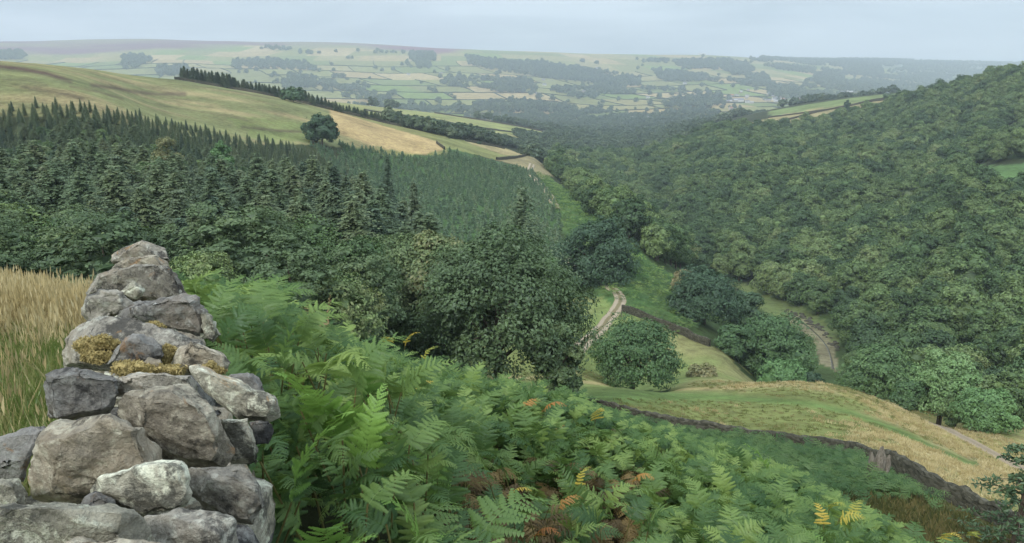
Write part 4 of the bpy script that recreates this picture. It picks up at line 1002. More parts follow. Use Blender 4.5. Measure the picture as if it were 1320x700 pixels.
# canopy positions: thin near, none left of the hilltop wall
Xb, Yb = [], []
for y0 in np.arange(.9, 14.5, .17):
    wdt = np.arange(-.46*y0 + .10, .80*y0 + .8, .19)
    Xb.append(wdt + gf.uniform(-.15,.15,len(wdt))); Yb.append(np.full(len(wdt), y0) + gf.uniform(-.14,.14,len(wdt)))
Xb = np.concatenate(Xb); Yb = np.concatenate(Yb)
YE = [.7,1,1.25,1.6,2,2.7,3.3,5.2,9,16]; XR = [-.33,-.40,-.46,-.55,-.77,-1.09,-1.44,-2.35,-4.1,-7.3]; XL = [-.9,-1.0,-1.1,-1.15,-1.27,-1.57,-1.88,-2.78,-4.7,-8]
keep = (Xb > np.interp(Yb, YE, XR) + .06) & ~((Yb < 1.3) & (Xb > .4*Yb+.3))
Xb, Yb = Xb[keep], Yb[keep]; Zb = ground(Xb, Yb); pxb, pyb = proj(Xb, Yb, Zb + .75)
keep = (pxb > 120) & (pxb < 1420) & (pyb < 830); Xb, Yb, Zb, pxb, pyb = [v[keep] for v in (Xb, Yb, Zb, pxb, pyb)]
hb = (.62 + .34*gf.uniform(size=len(Xb))) * np.interp(Yb, [1, 2.5, 5], [.60, .85, 1.0]) * (1 + .20*fbm(Xb*.7, Yb*.7, 4, 3))
hb *= np.where(Xb + .46*Yb < .45, .8, 1)
SIL = [(100,318),(230,334),(300,342),(335,352),(370,390),(430,415),(500,442),(560,460),(650,476),(745,494),(780,518),(860,538),(950,566),(1020,592),(1060,622),(1130,648),(1200,698),(1330,730)]
def cap(x, y, h, rise):
    z = ground(x, y); p_, _ = proj(x, y, z + h); s_ = np.interp(p_, [v[0] for v in SIL], [v[1] for v in SIL]) + 6
    v = (350 - s_)/1000; top = y*(-ST + v*CT)/(CT + v*ST)
    return np.clip(np.minimum(h, top - z - rise), .12, None)
hb = cap(Xb, Yb, hb, .17)
dist = np.hypot(Yb, Xb); o_ = np.argsort(dist)
vis = [q for q in o_ if 150 < pxb[q] < 1330 and 300 < pyb[q] < 760]
ind = vis[:255]; iset = set(ind)
for q in ind:
    brown = (590 < pxb[q] < 830 and pyb[q] > 585 and gf.uniform() < .72)
    h_ = float(hb[q]); bl = FR['dead'] if brown else FR['green']
    ex = [(bl[int(gf.integers(0,len(bl)))], gf.uniform(.35,.85), gf.uniform(0,6.28)) for _ in range(3 if Yb[q] < 3.4 else 1)]
    side = 'beside the hilltop wall' if Xb[q] + .46*Yb[q] < 1.1 else 'on the near bank'
    plant(float(Xb[q]), float(Yb[q]), h_*(.85 if brown else 1.0), gf.uniform(0, 6.28), bl, ('withered brown bracken frond low in the near bank' if brown else 'arching green bracken frond in the dense growth ' + side), 'brown bracken fronds' if brown else 'green bracken fronds', bs=gf.uniform(.8,1.2)*float(np.interp(Yb[q],[1.5,3,6],[.25,.36,.50])), tilt=gf.normal(0,.2), extra=ex)
rest_ = np.array([q for q in range(len(Xb)) if q not in iset])
# whole small plants for the rest: stalk and blades in one piece
def clump(seed, n, r, blades_kw, m, hmin=.55, hmax=.95, stalks=True):
    g_ = np.random.default_rng(seed); A = Acc()
    for k in range(n):
        f = frond(seed*31+k, **blades_kw); V_ = np.concatenate(f.V); a = g_.uniform(0, 6.28); h_ = g_.uniform(hmin, hmax); cx, cy_ = g_.normal(0, r, 2) if n > 1 else (0, 0)
        ca, sa = math.cos(a), math.sin(a); s_ = g_.uniform(.75, 1.1)
        V_ = V_*s_; V_ = np.stack([V_[:,0]*ca - V_[:,1]*sa + cx, V_[:,0]*sa + V_[:,1]*ca + cy_, V_[:,2] + h_], 1)
        T_ = np.concatenate(f.T)*.7 + g_.uniform(0,.3); off = A.n
        A.V.append(V_); A.F += [ff + off for ff in f.F]; A.n += len(V_); A.T.append(T_)
        if stalks:
            Vt, Ft = tube([(cx,cy_,-.1),(cx,cy_,h_)], [.006,.003], 3); A.add(Vt, Ft, .1)
    return A
C_f = stock('bracken', [clump(40+k, 3, .12, dict(L=.46, npair=15, det=1.1, start=45+9*k, wide=.36), M_fern).mesh('bracken', M_fern) for k in range(6)] + [clump(50+k, 3, .14, dict(L=.4, npair=12, det=1.0, start=30, arch=1.4, sag=.7), M_dead, .4, .8).mesh('bracken', M_dead) for k in range(2)])
mass('bracken', dict(label='dense green bracken covering the bank down to its brow', cat='bracken'), C_f, Xb[rest_], Yb[rest_], Zb[rest_], hb[rest_]*.95, gf.uniform(0,6.28,len(rest_)), np.where((pxb[rest_] > 590) & (pxb[rest_] < 830) & (pyb[rest_] > 585) & (gf.uniform(size=len(rest_)) < .6), gf.integers(6,8,len(rest_)), gf.integers(0,6,len(rest_))))
print('bracken', len(Xb), 'individual', len(ind), 'to', dist[ind[-1]])
# low understorey of the same fern, filling between the stalks
Xu, Yu = jgrid(-7, 11, .9, 14, .36, gf); ku = (Xu > -.46*Yu + .25) & (Xu < .8*Yu + 1); Xu, Yu = Xu[ku], Yu[ku]
C_u = stock('undergrowth', [clump(60+k, 2, .1, dict(L=.40, npair=13, det=1.1, start=40), M_fern if k < 3 else M_dead, .1, .4, False).mesh('undergrowth', M_fern if k < 3 else M_dead) for k in range(4)])
pu, qu = proj(Xu, Yu, ground(Xu, Yu)+.4)
iu = np.where((pu > 590) & (pu < 860) & (qu > 560) & (gf.uniform(size=len(Xu)) < .6), 3, gf.integers(0,3,len(Xu)))
mass('undergrowth', dict(label='low tangle of young fern and dead brown stems under the bracken', cat='undergrowth'), C_u, Xu, Yu, ground(Xu, Yu), gf.uniform(.7,1.2,len(Xu)), gf.uniform(0,6.28,len(Xu)), iu)
# the odd coloured ones: px, py of the blade, kind, facing, label
def canopy_hit(px, py, up):
    a, b_ = ray(px, py); Dd = np.linspace(1.2, 14, 1500); gz = ground(a*Dd, Dd) + up; k = np.nonzero(gz >= b_*Dd)[0]
    D_ = Dd[k[0]] if len(k) else 11.5
    return a*D_, D_, b_*D_
SPOT = [(497,441,'yellow',.3,'small yellow frond tip on the skyline of the bracken'),(522,445,'yellow',1.4,'yellow frond beside the first one on the bracken skyline'),(545,462,'yellow',2.0,'pale yellow frond just below the yellow pair'),
 (532,508,'yellow',1.9,'short yellow frond in the middle of the upper bracken'),(768,540,'yellow',.5,'single bright yellow frond right of the rusty pair'),(700,530,'rust',1.2,'rusty orange frond curling left in the upper bracken'),
 (672,528,'rust',2.2,'rusty brown frond beside the curling orange one'),(716,548,'rust',.1,'small rusty frond right under the orange one'),(817,620,'rust',.9,'orange ribbed frond low in the right of the bracken'),
 (1070,655,'yellow',.4,'large yellow frond at the lower right of the bracken'),(1082,668,'yellow',1.3,'yellow frond crossing the large yellow one'),(1098,664,'yellow',2.2,'outer yellow frond of the lower right cluster'),(1062,676,'yellow',3.3,'lowest yellow frond of the lower right cluster'),
 (1215,694,'yellow',.2,'yellow green frond poking up at the lower right corner'),(1255,690,'yellow',5.9,'second yellow green frond at the lower right corner'),(745,625,'yellow',2.2,'yellow streaked frond in the brown patch'),(655,640,'yellow',1.2,'yellow frond hanging over the brown patch'),
 (690,690,'rust',1.0,'orange brown frond at the bottom of the brown patch'),(720,655,'rust',2.0,'rust coloured frond in the middle of the brown patch'),
 (432,500,'lime',0.1,'tall bright green frond standing upright behind the wall'),(458,505,'lime',.5,'second upright bright green frond, right of the tallest'),(484,515,'lime',6.0,'bright green frond right of the upright pair'),(470,540,'lime',2.6,'bright green frond drooping under the upright pair'),
 (405,485,'lime',5.7,'bright green frond leaning left of the tallest'),(448,470,'lime',.3,'bright green frond tip behind the tallest two'),(510,505,'lime',.9,'bright green frond at the right of the bright group'),
 (400,660,'lime',.5,'lime green frond low beside the wall'),(415,690,'lime',1.1,'lime green frond at the bottom edge beside the wall'),(545,655,'lime',5.0,'light green frond low in the centre left bracken'),(575,600,'lime',4.4,'light green frond pointing right in the centre left bracken'),
 (995,612,'lime',4.6,'bright green frond on the right brow of the bracken'),(900,690,'lime',.2,'light green frond at the bottom right of the bracken'),(370,572,'lime',1.6,'short bright green frond beside the sharp slab'),(620,700,'lime',5.2,'bright green frond at the bottom edge in the centre'),
 (1010,690,'lime',.8,'bright green frond at the bottom edge under the yellow cluster'),(418,420,'tan',0,'pale tan dead plume on the left skyline of the bracken'),(426,424,'tan',1.5,'second tan dead plume beside the first')]
for px_, py_, kd, az, lab in SPOT:
    x_, y_, z_ = canopy_hit(px_, py_, .85 if kd != 'lime' else .80)
    h_ = max(.3, z_ - float(ground(x_, y_)[0])) + {'lime': -.20, 'tan': -.2}.get(kd, 0)
    if kd == 'lime': h_ = max(h_, .5)
    plant(x_, y_, h_, az + math.pi, FR[kd], lab, bs={'lime': 1.15, 'yellow': .9, 'rust': .85, 'tan': 1.8}[kd]*np.interp(y_, [2, 6, 11], [.36, .66, 1.0]), tilt=gf.normal(0,.15))

# ------------------------------------------------------------------ bracken on the slopes farther off, rough grass
C_c = stock('fern_clump', [clump(100+k, 9, .45, dict(L=.8, npair=7, det=.22, start=50, wide=.42), M_slope, .35, .7, False).mesh('fern_clump', M_slope) for k in range(3)])
C_h = stock('hill_clump', [clump(110+k, 9, .45, dict(L=.8, npair=7, det=.22, start=50, wide=.42), M_fern, .35, .7, False).mesh('fern_clump', M_fern) for k in range(2)])
Xs, Ys = jgrid(-4, 46, 15, 76, .85, gf); Zs = ground(Xs, Ys); ps, qs = proj(Xs, Ys, Zs)
k_ = (ps > 560) & (ps < 1400) & (qs > interp_line(wallpix, ps) + np.interp(Ys, [30, 60], [18, 13])) & ~((ps > 1060) & (qs > 655 - (ps-1100)*.05 + fbm(Xs/2, Ys/2, 6, 2)*16)) & clear_of(Xs, Ys, 0)
mass('slope_bracken', dict(label='dark green bracken carpet on the slope above the meadow wall', cat='bracken'), C_c, Xs[k_], Ys[k_], Zs[k_]-.1, gf.uniform(.75,1.2,k_.sum())*(1.1+.5*fbm(Xs[k_]/3,Ys[k_]/3,14,3)), gf.uniform(0,6.28,k_.sum()), gf.integers(0,3,k_.sum()))
Xs, Ys = jgrid(-5, 110, 170, 560, 2.3, gf); Zs = ground(Xs, Ys); ps, qs = proj(Xs, Ys, Zs)
k_ = inpoly(ps, qs, [(690,222),(705,228),(760,270),(800,310),(850,350),(905,376),(930,412),(880,430),(806,400),(780,375),(750,330),(725,285)]) & (fbm(Xs/9, Ys/9, 9, 3) + gf.uniform(-.5,.5,len(Xs)) < .30) & clear_of(Xs, Ys, 0)
mass('hillside_bracken', dict(label='paler bracken on the open slope behind the dark tree', cat='bracken'), C_h, Xs[k_], Ys[k_], Zs[k_]-.3, gf.uniform(1.2,2.1,k_.sum()), gf.uniform(0,6.28,k_.sum()), gf.integers(0,2,k_.sum()))
def grass_tuft(seed, n, r, h, m, wv=.006, lean=.5, heads=0):
    g_ = np.random.default_rng(seed); A = Acc(); Vs, Fs, Ts = [], [], []
    for k in range(n):
        a = g_.uniform(0,6.28); x0, y0 = g_.normal(0, r, 2); hh_ = h*g_.uniform(.5,1.15); ln = hh_*g_.uniform(.1,lean); da = g_.uniform(0,6.28); w_ = wv*g_.uniform(.7,1.3)
        s_ = np.array([-math.sin(a), math.cos(a), 0])*w_; d_ = np.array([math.cos(da), math.sin(da), 0])
        p0 = np.array([x0,y0,-.02]); p1 = p0 + d_*ln*.3 + np.array([0,0,hh_*.55]); p2 = p0 + d_*ln + np.array([0,0,hh_])
        tv = g_.uniform(0,1)
        A.add(np.array([p0-s_, p0+s_, p1+s_*.8, p1-s_*.8, p2]), np.array([(0,1,2,3)]), tv); A.F.append(np.array([(3,2,4)]) + A.n - 5)
        if k < heads:
            q = p2; A.add(np.array([q, q+s_*2.2+[0,0,.035], q+d_*.01+[0,0,.09], q-s_*2.2+[0,0,.035]]), np.array([(0,1,2,3)]), tv)
    return A.mesh('grass', m)
M_grass = frond_mat('grass_green', [(.2,(.09,.145,.04)),(.55,(.15,.21,.065)),(.8,(.25,.26,.10)),(.95,(.38,.33,.17))], gloss=.02)
M_straw = frond_mat('grass_straw', [(.2,(.34,.275,.13)),(.6,(.50,.42,.22)),(.9,(.62,.54,.32))], gloss=.01, trans=.25)
M_rush = frond_mat('grass_rough', [(.2,(.06,.075,.025)),(.6,(.11,.115,.04)),(.9,(.20,.17,.07))], gloss=.01)
C_g = stock('grass', [grass_tuft(1, 46, .07, .20, M_grass), grass_tuft(2, 46, .08, .27, M_grass), grass_tuft(3, 34, .07, .30, M_straw, .004, .45, 20), grass_tuft(4, 30, .06, .36, M_straw, .0035, .5, 22)])
Xg, Yg = jgrid(-11, 0, 1.0, 12.5, .105, gf); kg = (Xg < -.46*Yg - .22) & (Xg > -.86*Yg - .9); Xg, Yg = Xg[kg], Yg[kg]
st_m = ss(5.5, 7.3, Yg + .9*fbm(Xg*.8, Yg*.8, 12, 3)) > gf.uniform(0,1,len(Xg)); st_m |= gf.uniform(size=len(Xg)) < .03
mass('grass', dict(label='long grass left of the hilltop wall, green near and straw coloured on the brow', cat='grass'), C_g, Xg, Yg, ground(Xg, Yg), gf.uniform(.75,1.15,len(Xg)), gf.uniform(0,6.28,len(Xg)), np.where(st_m, gf.integers(2,4,len(Xg)), gf.integers(0,2,len(Xg))))
# taller seed stems on the brow by the wall
Xg, Yg = jgrid(-8, -2, 6.8, 11, .35, gf); kg = (Xg < -.46*Yg - .25) & (gf.uniform(size=len(Xg)) < .45); Xg, Yg = Xg[kg], Yg[kg]
C_t = stock('seed_stems', [grass_tuft(8+k, 9, .07, .52, M_straw, .0035, .45, 9) for k in range(2)])
mass('seed_grass', dict(label='tall feathery seed stems on the grassy brow', cat='grass'), C_t, Xg, Yg, ground(Xg, Yg), gf.uniform(.7,1.1,len(Xg)), gf.uniform(0,6.28,len(Xg)), gf.integers(0,2,len(Xg)))
C_m = stock('tussock', [grass_tuft(20+k, 60, .28, .34, (M_straw, M_straw, M_rush)[k], .03, .6) for k in range(3)])
Xm, Ym = jgrid(0, 75, 36, 128, .95, gf); Zm = ground(Xm, Ym); pm, qm = proj(Xm, Ym, Zm)
sv = fbm(Xm/14, Ym/14, 41, 5)*.8 + .3*fbm(Xm/4, Ym/4, 42, 4) + ss(1000,1240,pm)*.75 - .3
gb = np.exp(-((qm - interp_line(green, pm))/np.interp(pm, [700,800,880,960,1100,1250], [12,14,11,6,5,4.5]))**2) * (pm < 1262)
k_ = (qm < interp_line(wallpix, pm) - 2) & (pm > 640) & (pm < 1360) & (sv - gb + gf.uniform(-.35,.35,len(Xm)) > .12)
h3 = [(a_, b_) for a_, b_ in L3]; dl = np.min([np.hypot(Xm-a_, Ym-b_) for a_, b_ in resample(np.array(h3), 1.5)], axis=0); k_ &= dl > 2.1
mass('meadow_grass', dict(label='tufts of bleached grass over the meadow', cat='grass'), C_m, Xm[k_], Ym[k_], Zm[k_], gf.uniform(.5,1.1,k_.sum()), gf.uniform(0,6.28,k_.sum()), gf.integers(0,2,k_.sum()))
M_tuft = frond_mat('meadow_tuft', [(.2,(.13,.16,.05)),(.6,(.21,.225,.08)),(.9,(.31,.27,.13))], gloss=.01)
C_n = stock('meadow_tuft', [grass_tuft(30+k, 50, .25, .22, M_tuft, .03, .6) for k in range(2)])
k2 = (~k_) & (qm < interp_line(wallpix, pm) - 2) & (pm > 640) & (pm < 1360) & (dl > 2.1) & (gf.uniform(size=len(Xm)) < .5) & (gb < .45)
mass('short_meadow_grass', dict(label='low olive tussocks of the grazed meadow', cat='grass'), C_n, Xm[k2], Ym[k2], Zm[k2], gf.uniform(.5,1.0,k2.sum()), gf.uniform(0,6.28,k2.sum()), gf.integers(0,2,k2.sum()))
Xm, Ym = jgrid(8, 40, 22, 50, .6, gf); Zm = ground(Xm, Ym); pm, qm = proj(Xm, Ym, Zm)
k_ = (pm > 1020) & (pm < 1380) & (qm > interp_line(wallpix, pm) + 16) & (qm > 640 - (pm-1100)*.05)
mass('rough_grass', dict(label='rough brownish grass at the foot of the bank, lower right', cat='grass'), C_m, Xm[k_], Ym[k_], Zm[k_], gf.uniform(.8,1.5,k_.sum()), gf.uniform(0,6.28,k_.sum()), np.full(k_.sum(), 2))
# dark leaning tree cut by the right edge
def edge_tree():
    a, _ = ray(1318, 640); D_ = 31.0; x = a*D_; z = float(ground(x, D_)[0]); g_ = np.random.default_rng(8)
    o = empty('larch_tree', (x, D_, z)); tag(o, 'dark thin branched larch leaning in at the lower right edge', 'tree')
    A = Acc(); B = Acc(); H = 6.0
    V_, F_ = tube([(0,0,-.5),(.1,0,H*.5),(-.1,0,H)], [.16,.12,.03], 7); B.add(V_, F_)
    for k in range(34):
        z0 = H*(.12 + .85*k/34); aa = g_.uniform(0,6.28) if k % 2 else math.pi + g_.normal(0,.6); L_ = 2.7*(1 - .62*k/34)*g_.uniform(.7,1.1)
        pth = np.array([(math.cos(aa)*L_*s, math.sin(aa)*L_*s, z0 + L_*(.25*s - .32*s*s) + g_.normal(0,.03)) for s in np.linspace(0,1,7)])
        V_, F_ = tube(pth, np.linspace(.035,.008,7), 4); B.add(V_, F_)
        m = 62; s = g_.uniform(.15,1.02,m); Pn = np.stack([np.interp(s, np.linspace(0,1,7), pth[:,q]) for q in range(3)], 1) + g_.normal(0,.11,(m,3))*np.array([1,1,.7])
        V_, F_ = leaves(g_, Pn, np.array([0,0,1.]) + 0*Pn, .13, .6, .5); A.add(V_, F_, np.repeat(g_.uniform(0,1,m),4))
    link('crown', A.mesh('larch_crown', M_dark), o); link('trunk', B.mesh('larch_trunk', M_bark), o)
edge_tree()

# boulders along the stream bed
def boulder_me(k):
    g_ = np.random.default_rng(700+k); V_, F_ = icoball((0,0,0), (.8,.55,.42), g_, 2); return mesh_np('boulder', V_, [F_], [M_wall], smooth=False)
BL = [boulder_me(k) for k in range(3)]; nbd = 0
for _ in range(400):
    if nbd >= 60: break
    px_ = gf.uniform(1012, 1080); py_ = np.interp(px_, [1012,1040,1062,1080], [404,412,428,447]) + gf.normal(0, 3.0)
    h_ = hit(px_, py_, 195, 420)
    if h_ is None: continue
    o = bpy.data.objects.new('boulder', BL[int(gf.integers(0,3))]); COL.objects.link(o); o.location = (h_[0], h_[1], h_[2]+.1); o.scale = (gf.uniform(.6,1.5),)*3; o.rotation_euler[2] = gf.uniform(0,6.28)
    tag(o, 'dark boulder lying in the rocky bed of the stream', 'boulder', 'boulders of the stream bed', 'thing'); nbd += 1
# ------------------------------------------------------------------ the hilltop dry stone wall, stone by stone
def stone_mat(name, tone=(1,1,1), lich=.5):
    m, n_, b_ = mat(name, .93, .18); ps = n_.pos()
    rnd = n_.add('ShaderNodeObjectInfo').outputs['Random']
    sh = n_.add('ShaderNodeVectorMath', {0: ps, 1: n_.add('ShaderNodeCombineXYZ', {0: n_.math('MULTIPLY', rnd, 37.0), 1: rnd, 2: n_.math('MULTIPLY', rnd, 11.0)})}, operation='ADD').outputs[0]
    a = n_.noise(sh, 5.5, 10, .68, .4); c = n_.noise(sh, 24, 8, .72); d = n_.noise(sh, 95, 4, .7)
    base = n_.ramp(n_.math('ADD', n_.math('MULTIPLY', a, .45), n_.math('MULTIPLY', n_.noise(sh, 40, 8, .78), .55)), [(.30,(.065,.063,.057)),(.42,(.165,.158,.140)),(.50,(.26,.25,.218)),(.60,(.37,.355,.31)),(.74,(.50,.49,.43))])
    warm = n_.mix(n_.ramp(n_.noise(sh, 3.1, 6, .6), [(.54,0.),(.70,.6)]), base, (.30,.25,.18))
    lm = n_.ramp(n_.noise(sh, 11, 9, .72, 1.2), [(.50,0.),(.56,1.)]); lm2 = n_.math('MULTIPLY', lm, n_.ramp(n_.noise(sh, 38, 6, .7), [(.42,0.),(.56,.85)]))
    l1 = n_.mix(n_.math('MULTIPLY', lm2, lich), warm, (.62,.64,.56))
    dk = n_.mix(n_.ramp(n_.noise(sh, 8.5, 8, .75), [(.53,0.),(.60,.85)]), l1, (.05,.05,.047))
    vo = n_.add('ShaderNodeTexVoronoi', {'Vector': sh, 'Scale': 17.0, 'Randomness': 1.0}).outputs['Distance']
    sp_ = n_.ramp(n_.math('ADD', vo, n_.math('MULTIPLY', n_.noise(sh, 60, 4, .7), .22)), [(.20,1.),(.25,0.)])
    l2 = n_.mix(n_.math('MULTIPLY', sp_, n_.ramp(n_.noise(sh, 4, 3), [(.48,0.),(.56,.85)])), dk, (.58,.59,.53))
    og = n_.mix(n_.ramp(n_.noise(sh, 6.3, 7, .7, .8), [(.60,0.),(.66,.7)]), l2, (.34,.20,.09))
    br = n_.math('ADD', .72, n_.math('MULTIPLY', rnd, .5))
    fin = n_.add('ShaderNodeVectorMath', {0: og, 1: n_.add('ShaderNodeCombineXYZ', {0: n_.math('MULTIPLY', br, tone[0]), 1: n_.math('MULTIPLY', br, tone[1]), 2: n_.math('MULTIPLY', br, tone[2])})}, operation='MULTIPLY').outputs[0]
    n_.l.new(fin, b_.inputs['Base Color'])
    h = n_.math('ADD', n_.math('MULTIPLY', a, 1.0), n_.math('MULTIPLY', c, .5)); h = n_.math('ADD', h, n_.math('MULTIPLY', d, .45)); h = n_.math('ADD', h, n_.math('MULTIPLY', lm2, .06))
    n_.l.new(n_.add('ShaderNodeBump', {'Strength': 1.0, 'Distance': .020, 'Height': h}).outputs[0], b_.inputs['Normal'])
    return m
M_s = [stone_mat('gritstone_grey', (1.12,1.10,1.05), .5), stone_mat('gritstone_warm', (1.15,1.08,.95), .45), stone_mat('gritstone_dark', (.72,.73,.76), .4), stone_mat('gritstone_lichen', (1.30,1.30,1.16), .95)]
wallE = empty('dry_stone_wall', (-.5, .9, -1.6)); tag(wallE, 'lichen covered dry stone wall of big loose grey stones running away beside the bracken', 'wall', kind='thing')
bpy.context.view_layer.update()
def rock_mesh(points, seed, fine=.022, rough=.011, bev=.012):
    bm = bmesh.new()
    for p in points: bm.verts.new(p)
    r_h = bmesh.ops.convex_hull(bm, input=bm.verts)
    bmesh.ops.delete(bm, geom=[v for v in bm.verts if not v.link_faces], context='VERTS')
    # break the block with a few flat fracture faces
    gq = np.random.default_rng(int(seed)); co = np.array([v.co[:] for v in bm.verts]); ext = co.max(0)-co.min(0)
    for _ in range(9):
        nq = unit(gq.normal(0,1,3)); nq[2] = abs(nq[2])*.8; nq = unit(nq); dist_ = float((co @ nq).max())*gq.uniform(.76,.94)
        rr = bmesh.ops.bisect_plane(bm, geom=bm.verts[:]+bm.edges[:]+bm.faces[:], plane_co=Vector(nq*dist_), plane_no=Vector(nq), clear_outer=True)
        bmesh.ops.contextual_create(bm, geom=[e for e in rr['geom_cut'] if isinstance(e, bmesh.types.BMEdge)])
    bmesh.ops.dissolve_limit(bm, angle_limit=R(13), verts=bm.verts, edges=bm.edges)
    bmesh.ops.bevel(bm, geom=[e for e in bm.edges], offset=bev, segments=2, profile=.6, affect='EDGES', clamp_overlap=True)
    bmesh.ops.triangulate(bm, faces=bm.faces)
    for _ in range(7):
        ed = [e for e in bm.edges if e.calc_length() > fine*1.5]
        if not ed or len(bm.verts) > 26000: break
        bmesh.ops.subdivide_edges(bm, edges=ed, cuts=1); bmesh.ops.triangulate(bm, faces=[f for f in bm.faces if len(f.verts) > 3])
    for _ in range(1): bmesh.ops.smooth_vert(bm, verts=bm.verts, factor=.3, use_axis_x=True, use_axis_y=True, use_axis_z=True)
    bm.normal_update(); off = Vector((seed*3.7 % 50, seed*1.3 % 40, seed*.7 % 30))
    mv = []
    for v in bm.verts:
        p = v.co
        big = mnoise.noise((p + off)*5.0)*rough*.9
        # slabby ledges: broken steps along tilted bedding planes
        bed = (p.z*.93 + p.x*.28 + mnoise.noise((p+off)*4)*.03)*17; st_ = (math.floor(bed) + min(1, max(0, (bed-math.floor(bed))*3.5)) )
        led = (mnoise.noise(Vector((st_*1.7+seed, seed*.3, 0))))*rough*.9
        sm = mnoise.fractal((p + off)*26, .7, 2.1, 6)*rough*.8
        rd = -max(0, .12-abs(mnoise.noise((p - off)*7)))*rough*5
        mv.append(v.normal*(big + sm + led + rd))
    for v, d_ in zip(bm.verts, mv): v.co += d_
    me = bpy.data.meshes.new('stone'); bm.to_mesh(me); bm.free()
    me.polygons.foreach_set('use_smooth', [True]*len(me.polygons))
    return me
ST_LIST = [
 # outline in photograph points, distance, material, depth factor, label
 ([(-60,655),(0,655),(50,645),(104,655),(156,655),(186,670),(200,700),(200,760),(-60,760)], 1.00, 3, .7, 'flat pale stone with white lichen at the bottom left'),
 ([(186,668),(240,652),(267,662),(305,672),(308,700),(300,760),(190,760)], 1.06, 0, .7, 'grey stone with pinkish specks at the bottom edge'),
 ([(60,712),(100,686),(180,692),(250,702),(280,760),(40,760)], .93, 1, .6, 'nearest stone cut by the bottom edge'),
 ([(98,657),(119,633),(152,648),(150,659),(110,664)], 1.12, 2, .9, 'small dark wedge under the front block'),
 ([(28,618),(48,581),(60,548),(97,548),(141,533),(186,551),(219,574),(223,600),(170,622),(111,630),(108,652),(33,648)], 1.33, 1, .8, 'largest rounded brown stone with ochre lichen'),
 ([(111,622),(149,611),(178,601),(241,601),(244,633),(241,650),(182,667),(149,654),(115,637)], 1.17, 3, .8, 'flat topped front block, greenish grey'),
 ([(241,605),(308,605),(323,618),(342,631),(340,655),(327,678),(297,674),(267,661),(250,645),(243,630)], 1.25, 0, .8, 'angular block at the lower right of the wall'),
 ([(152,511),(186,499),(238,496),(262,512),(279,529),(284,544),(305,577),(288,603),(223,601),(208,568),(171,549),(147,531)], 1.50, 1, .8, 'big stone with a white and rust coloured top face and dark hollow'),
 ([(282,540),(319,540),(331,559),(333,599),(297,600),(288,570)], 1.56, 3, .9, 'pale upright block right of the big stone'),
 ([(238,475),(256,470),(290,486),(334,505),(364,518),(366,529),(349,542),(308,541),(284,516),(258,503)], 1.72, 3, .55, 'sharp slab pointing out over the bracken'),
 ([(290,486),(323,480),(338,494),(340,508),(318,506)], 1.92, 2, 1.0, 'small dark rock behind the sharp slab'),
 ([(318,541),(349,541),(354,559),(345,572),(330,571)], 1.62, 2, .9, 'dark stone tucked under the sharp slab'),
 ([(50,488),(70,474),(100,470),(149,481),(156,507),(143,533),(104,540),(67,540),(54,525)], 1.74, 2, .8, 'dark smooth boulder on the left side of the wall'),
 ([(145,482),(208,479),(245,484),(262,500),(266,516),(238,514),(186,506),(150,512)], 1.80, 0, .9, 'grey green stone behind the big stone'),
 ([(78,458),(90,426),(130,408),(190,415),(240,432),(280,450),(297,470),(280,484),(200,484),(120,480),(84,472)], 2.12, 0, .8, 'long layered stone carrying the yellow moss'),
 ([(134,470),(150,446),(161,434),(185,431),(209,443),(210,460),(188,474)], 1.98, 2, .8, 'dark squarish rock set on the yellow moss'),
 ([(221,468),(226,450),(243,438),(277,450),(297,461),(294,480),(240,482)], 1.99, 1, .9, 'brownish pointed stone right of the yellow moss'),
 ([(178,475),(191,463),(208,462),(211,477)], 1.92, 1, .9, 'small sandy triangle of stone on the moss'),
 ([(154,397),(175,394),(212,385),(238,380),(256,384),(266,402),(270,433),(236,431),(197,418),(156,411)], 2.72, 2, .8, 'dark overhanging stone near the top of the wall'),
 ([(258,402),(272,406),(283,432),(274,440),(262,432)], 2.68, 3, 1.1, 'narrow pale stone on the right shoulder of the wall'),
 ([(110,384),(129,376),(168,376),(175,390),(155,403),(127,417),(115,417),(109,404)], 2.75, 0, .9, 'grey stone jutting left near the top of the wall'),
 ([(111,357),(141,351),(173,341),(212,341),(236,358),(242,382),(212,389),(173,381),(112,381)], 3.30, 0, .8, 'broad flat stone two below the summit'),
 ([(154,378),(173,365),(184,374),(176,384)], 3.05, 3, 1.0, 'little pale stone wedged in the middle'),
 ([(136,346),(149,336),(170,332),(202,328),(226,344),(230,352),(173,354),(139,352)], 4.2, 1, .9, 'brown layered stone under the summit'),
 ([(141,327),(161,319),(183,311),(217,322),(221,336),(197,339),(144,338)], 5.2, 0, .8, 'jagged summit stone of the wall'),
 ([(-110,600),(0,560),(48,547),(60,552),(41,583),(28,618),(-40,640),(-110,650)], 1.52, 2, .8, 'big grey stone at the left edge'),
 ([(-80,618),(0,620),(22,618),(34,648),(8,662),(-80,665)], 1.24, 3, .8, 'pale low stone at the left edge'),
]
def put_stone(points, k, mi, label=None, **kw):
    c = np.mean(points, axis=0); me = rock_mesh([Vector(p - c) for p in points], k, **kw); me.materials.append(M_s[mi])
    o = bpy.data.objects.new('stone', me); COL.objects.link(o); o.parent = wallE; o.matrix_parent_inverse = wallE.matrix_world.inverted(); o.location = c
    if label: o['label'] = label
    return o
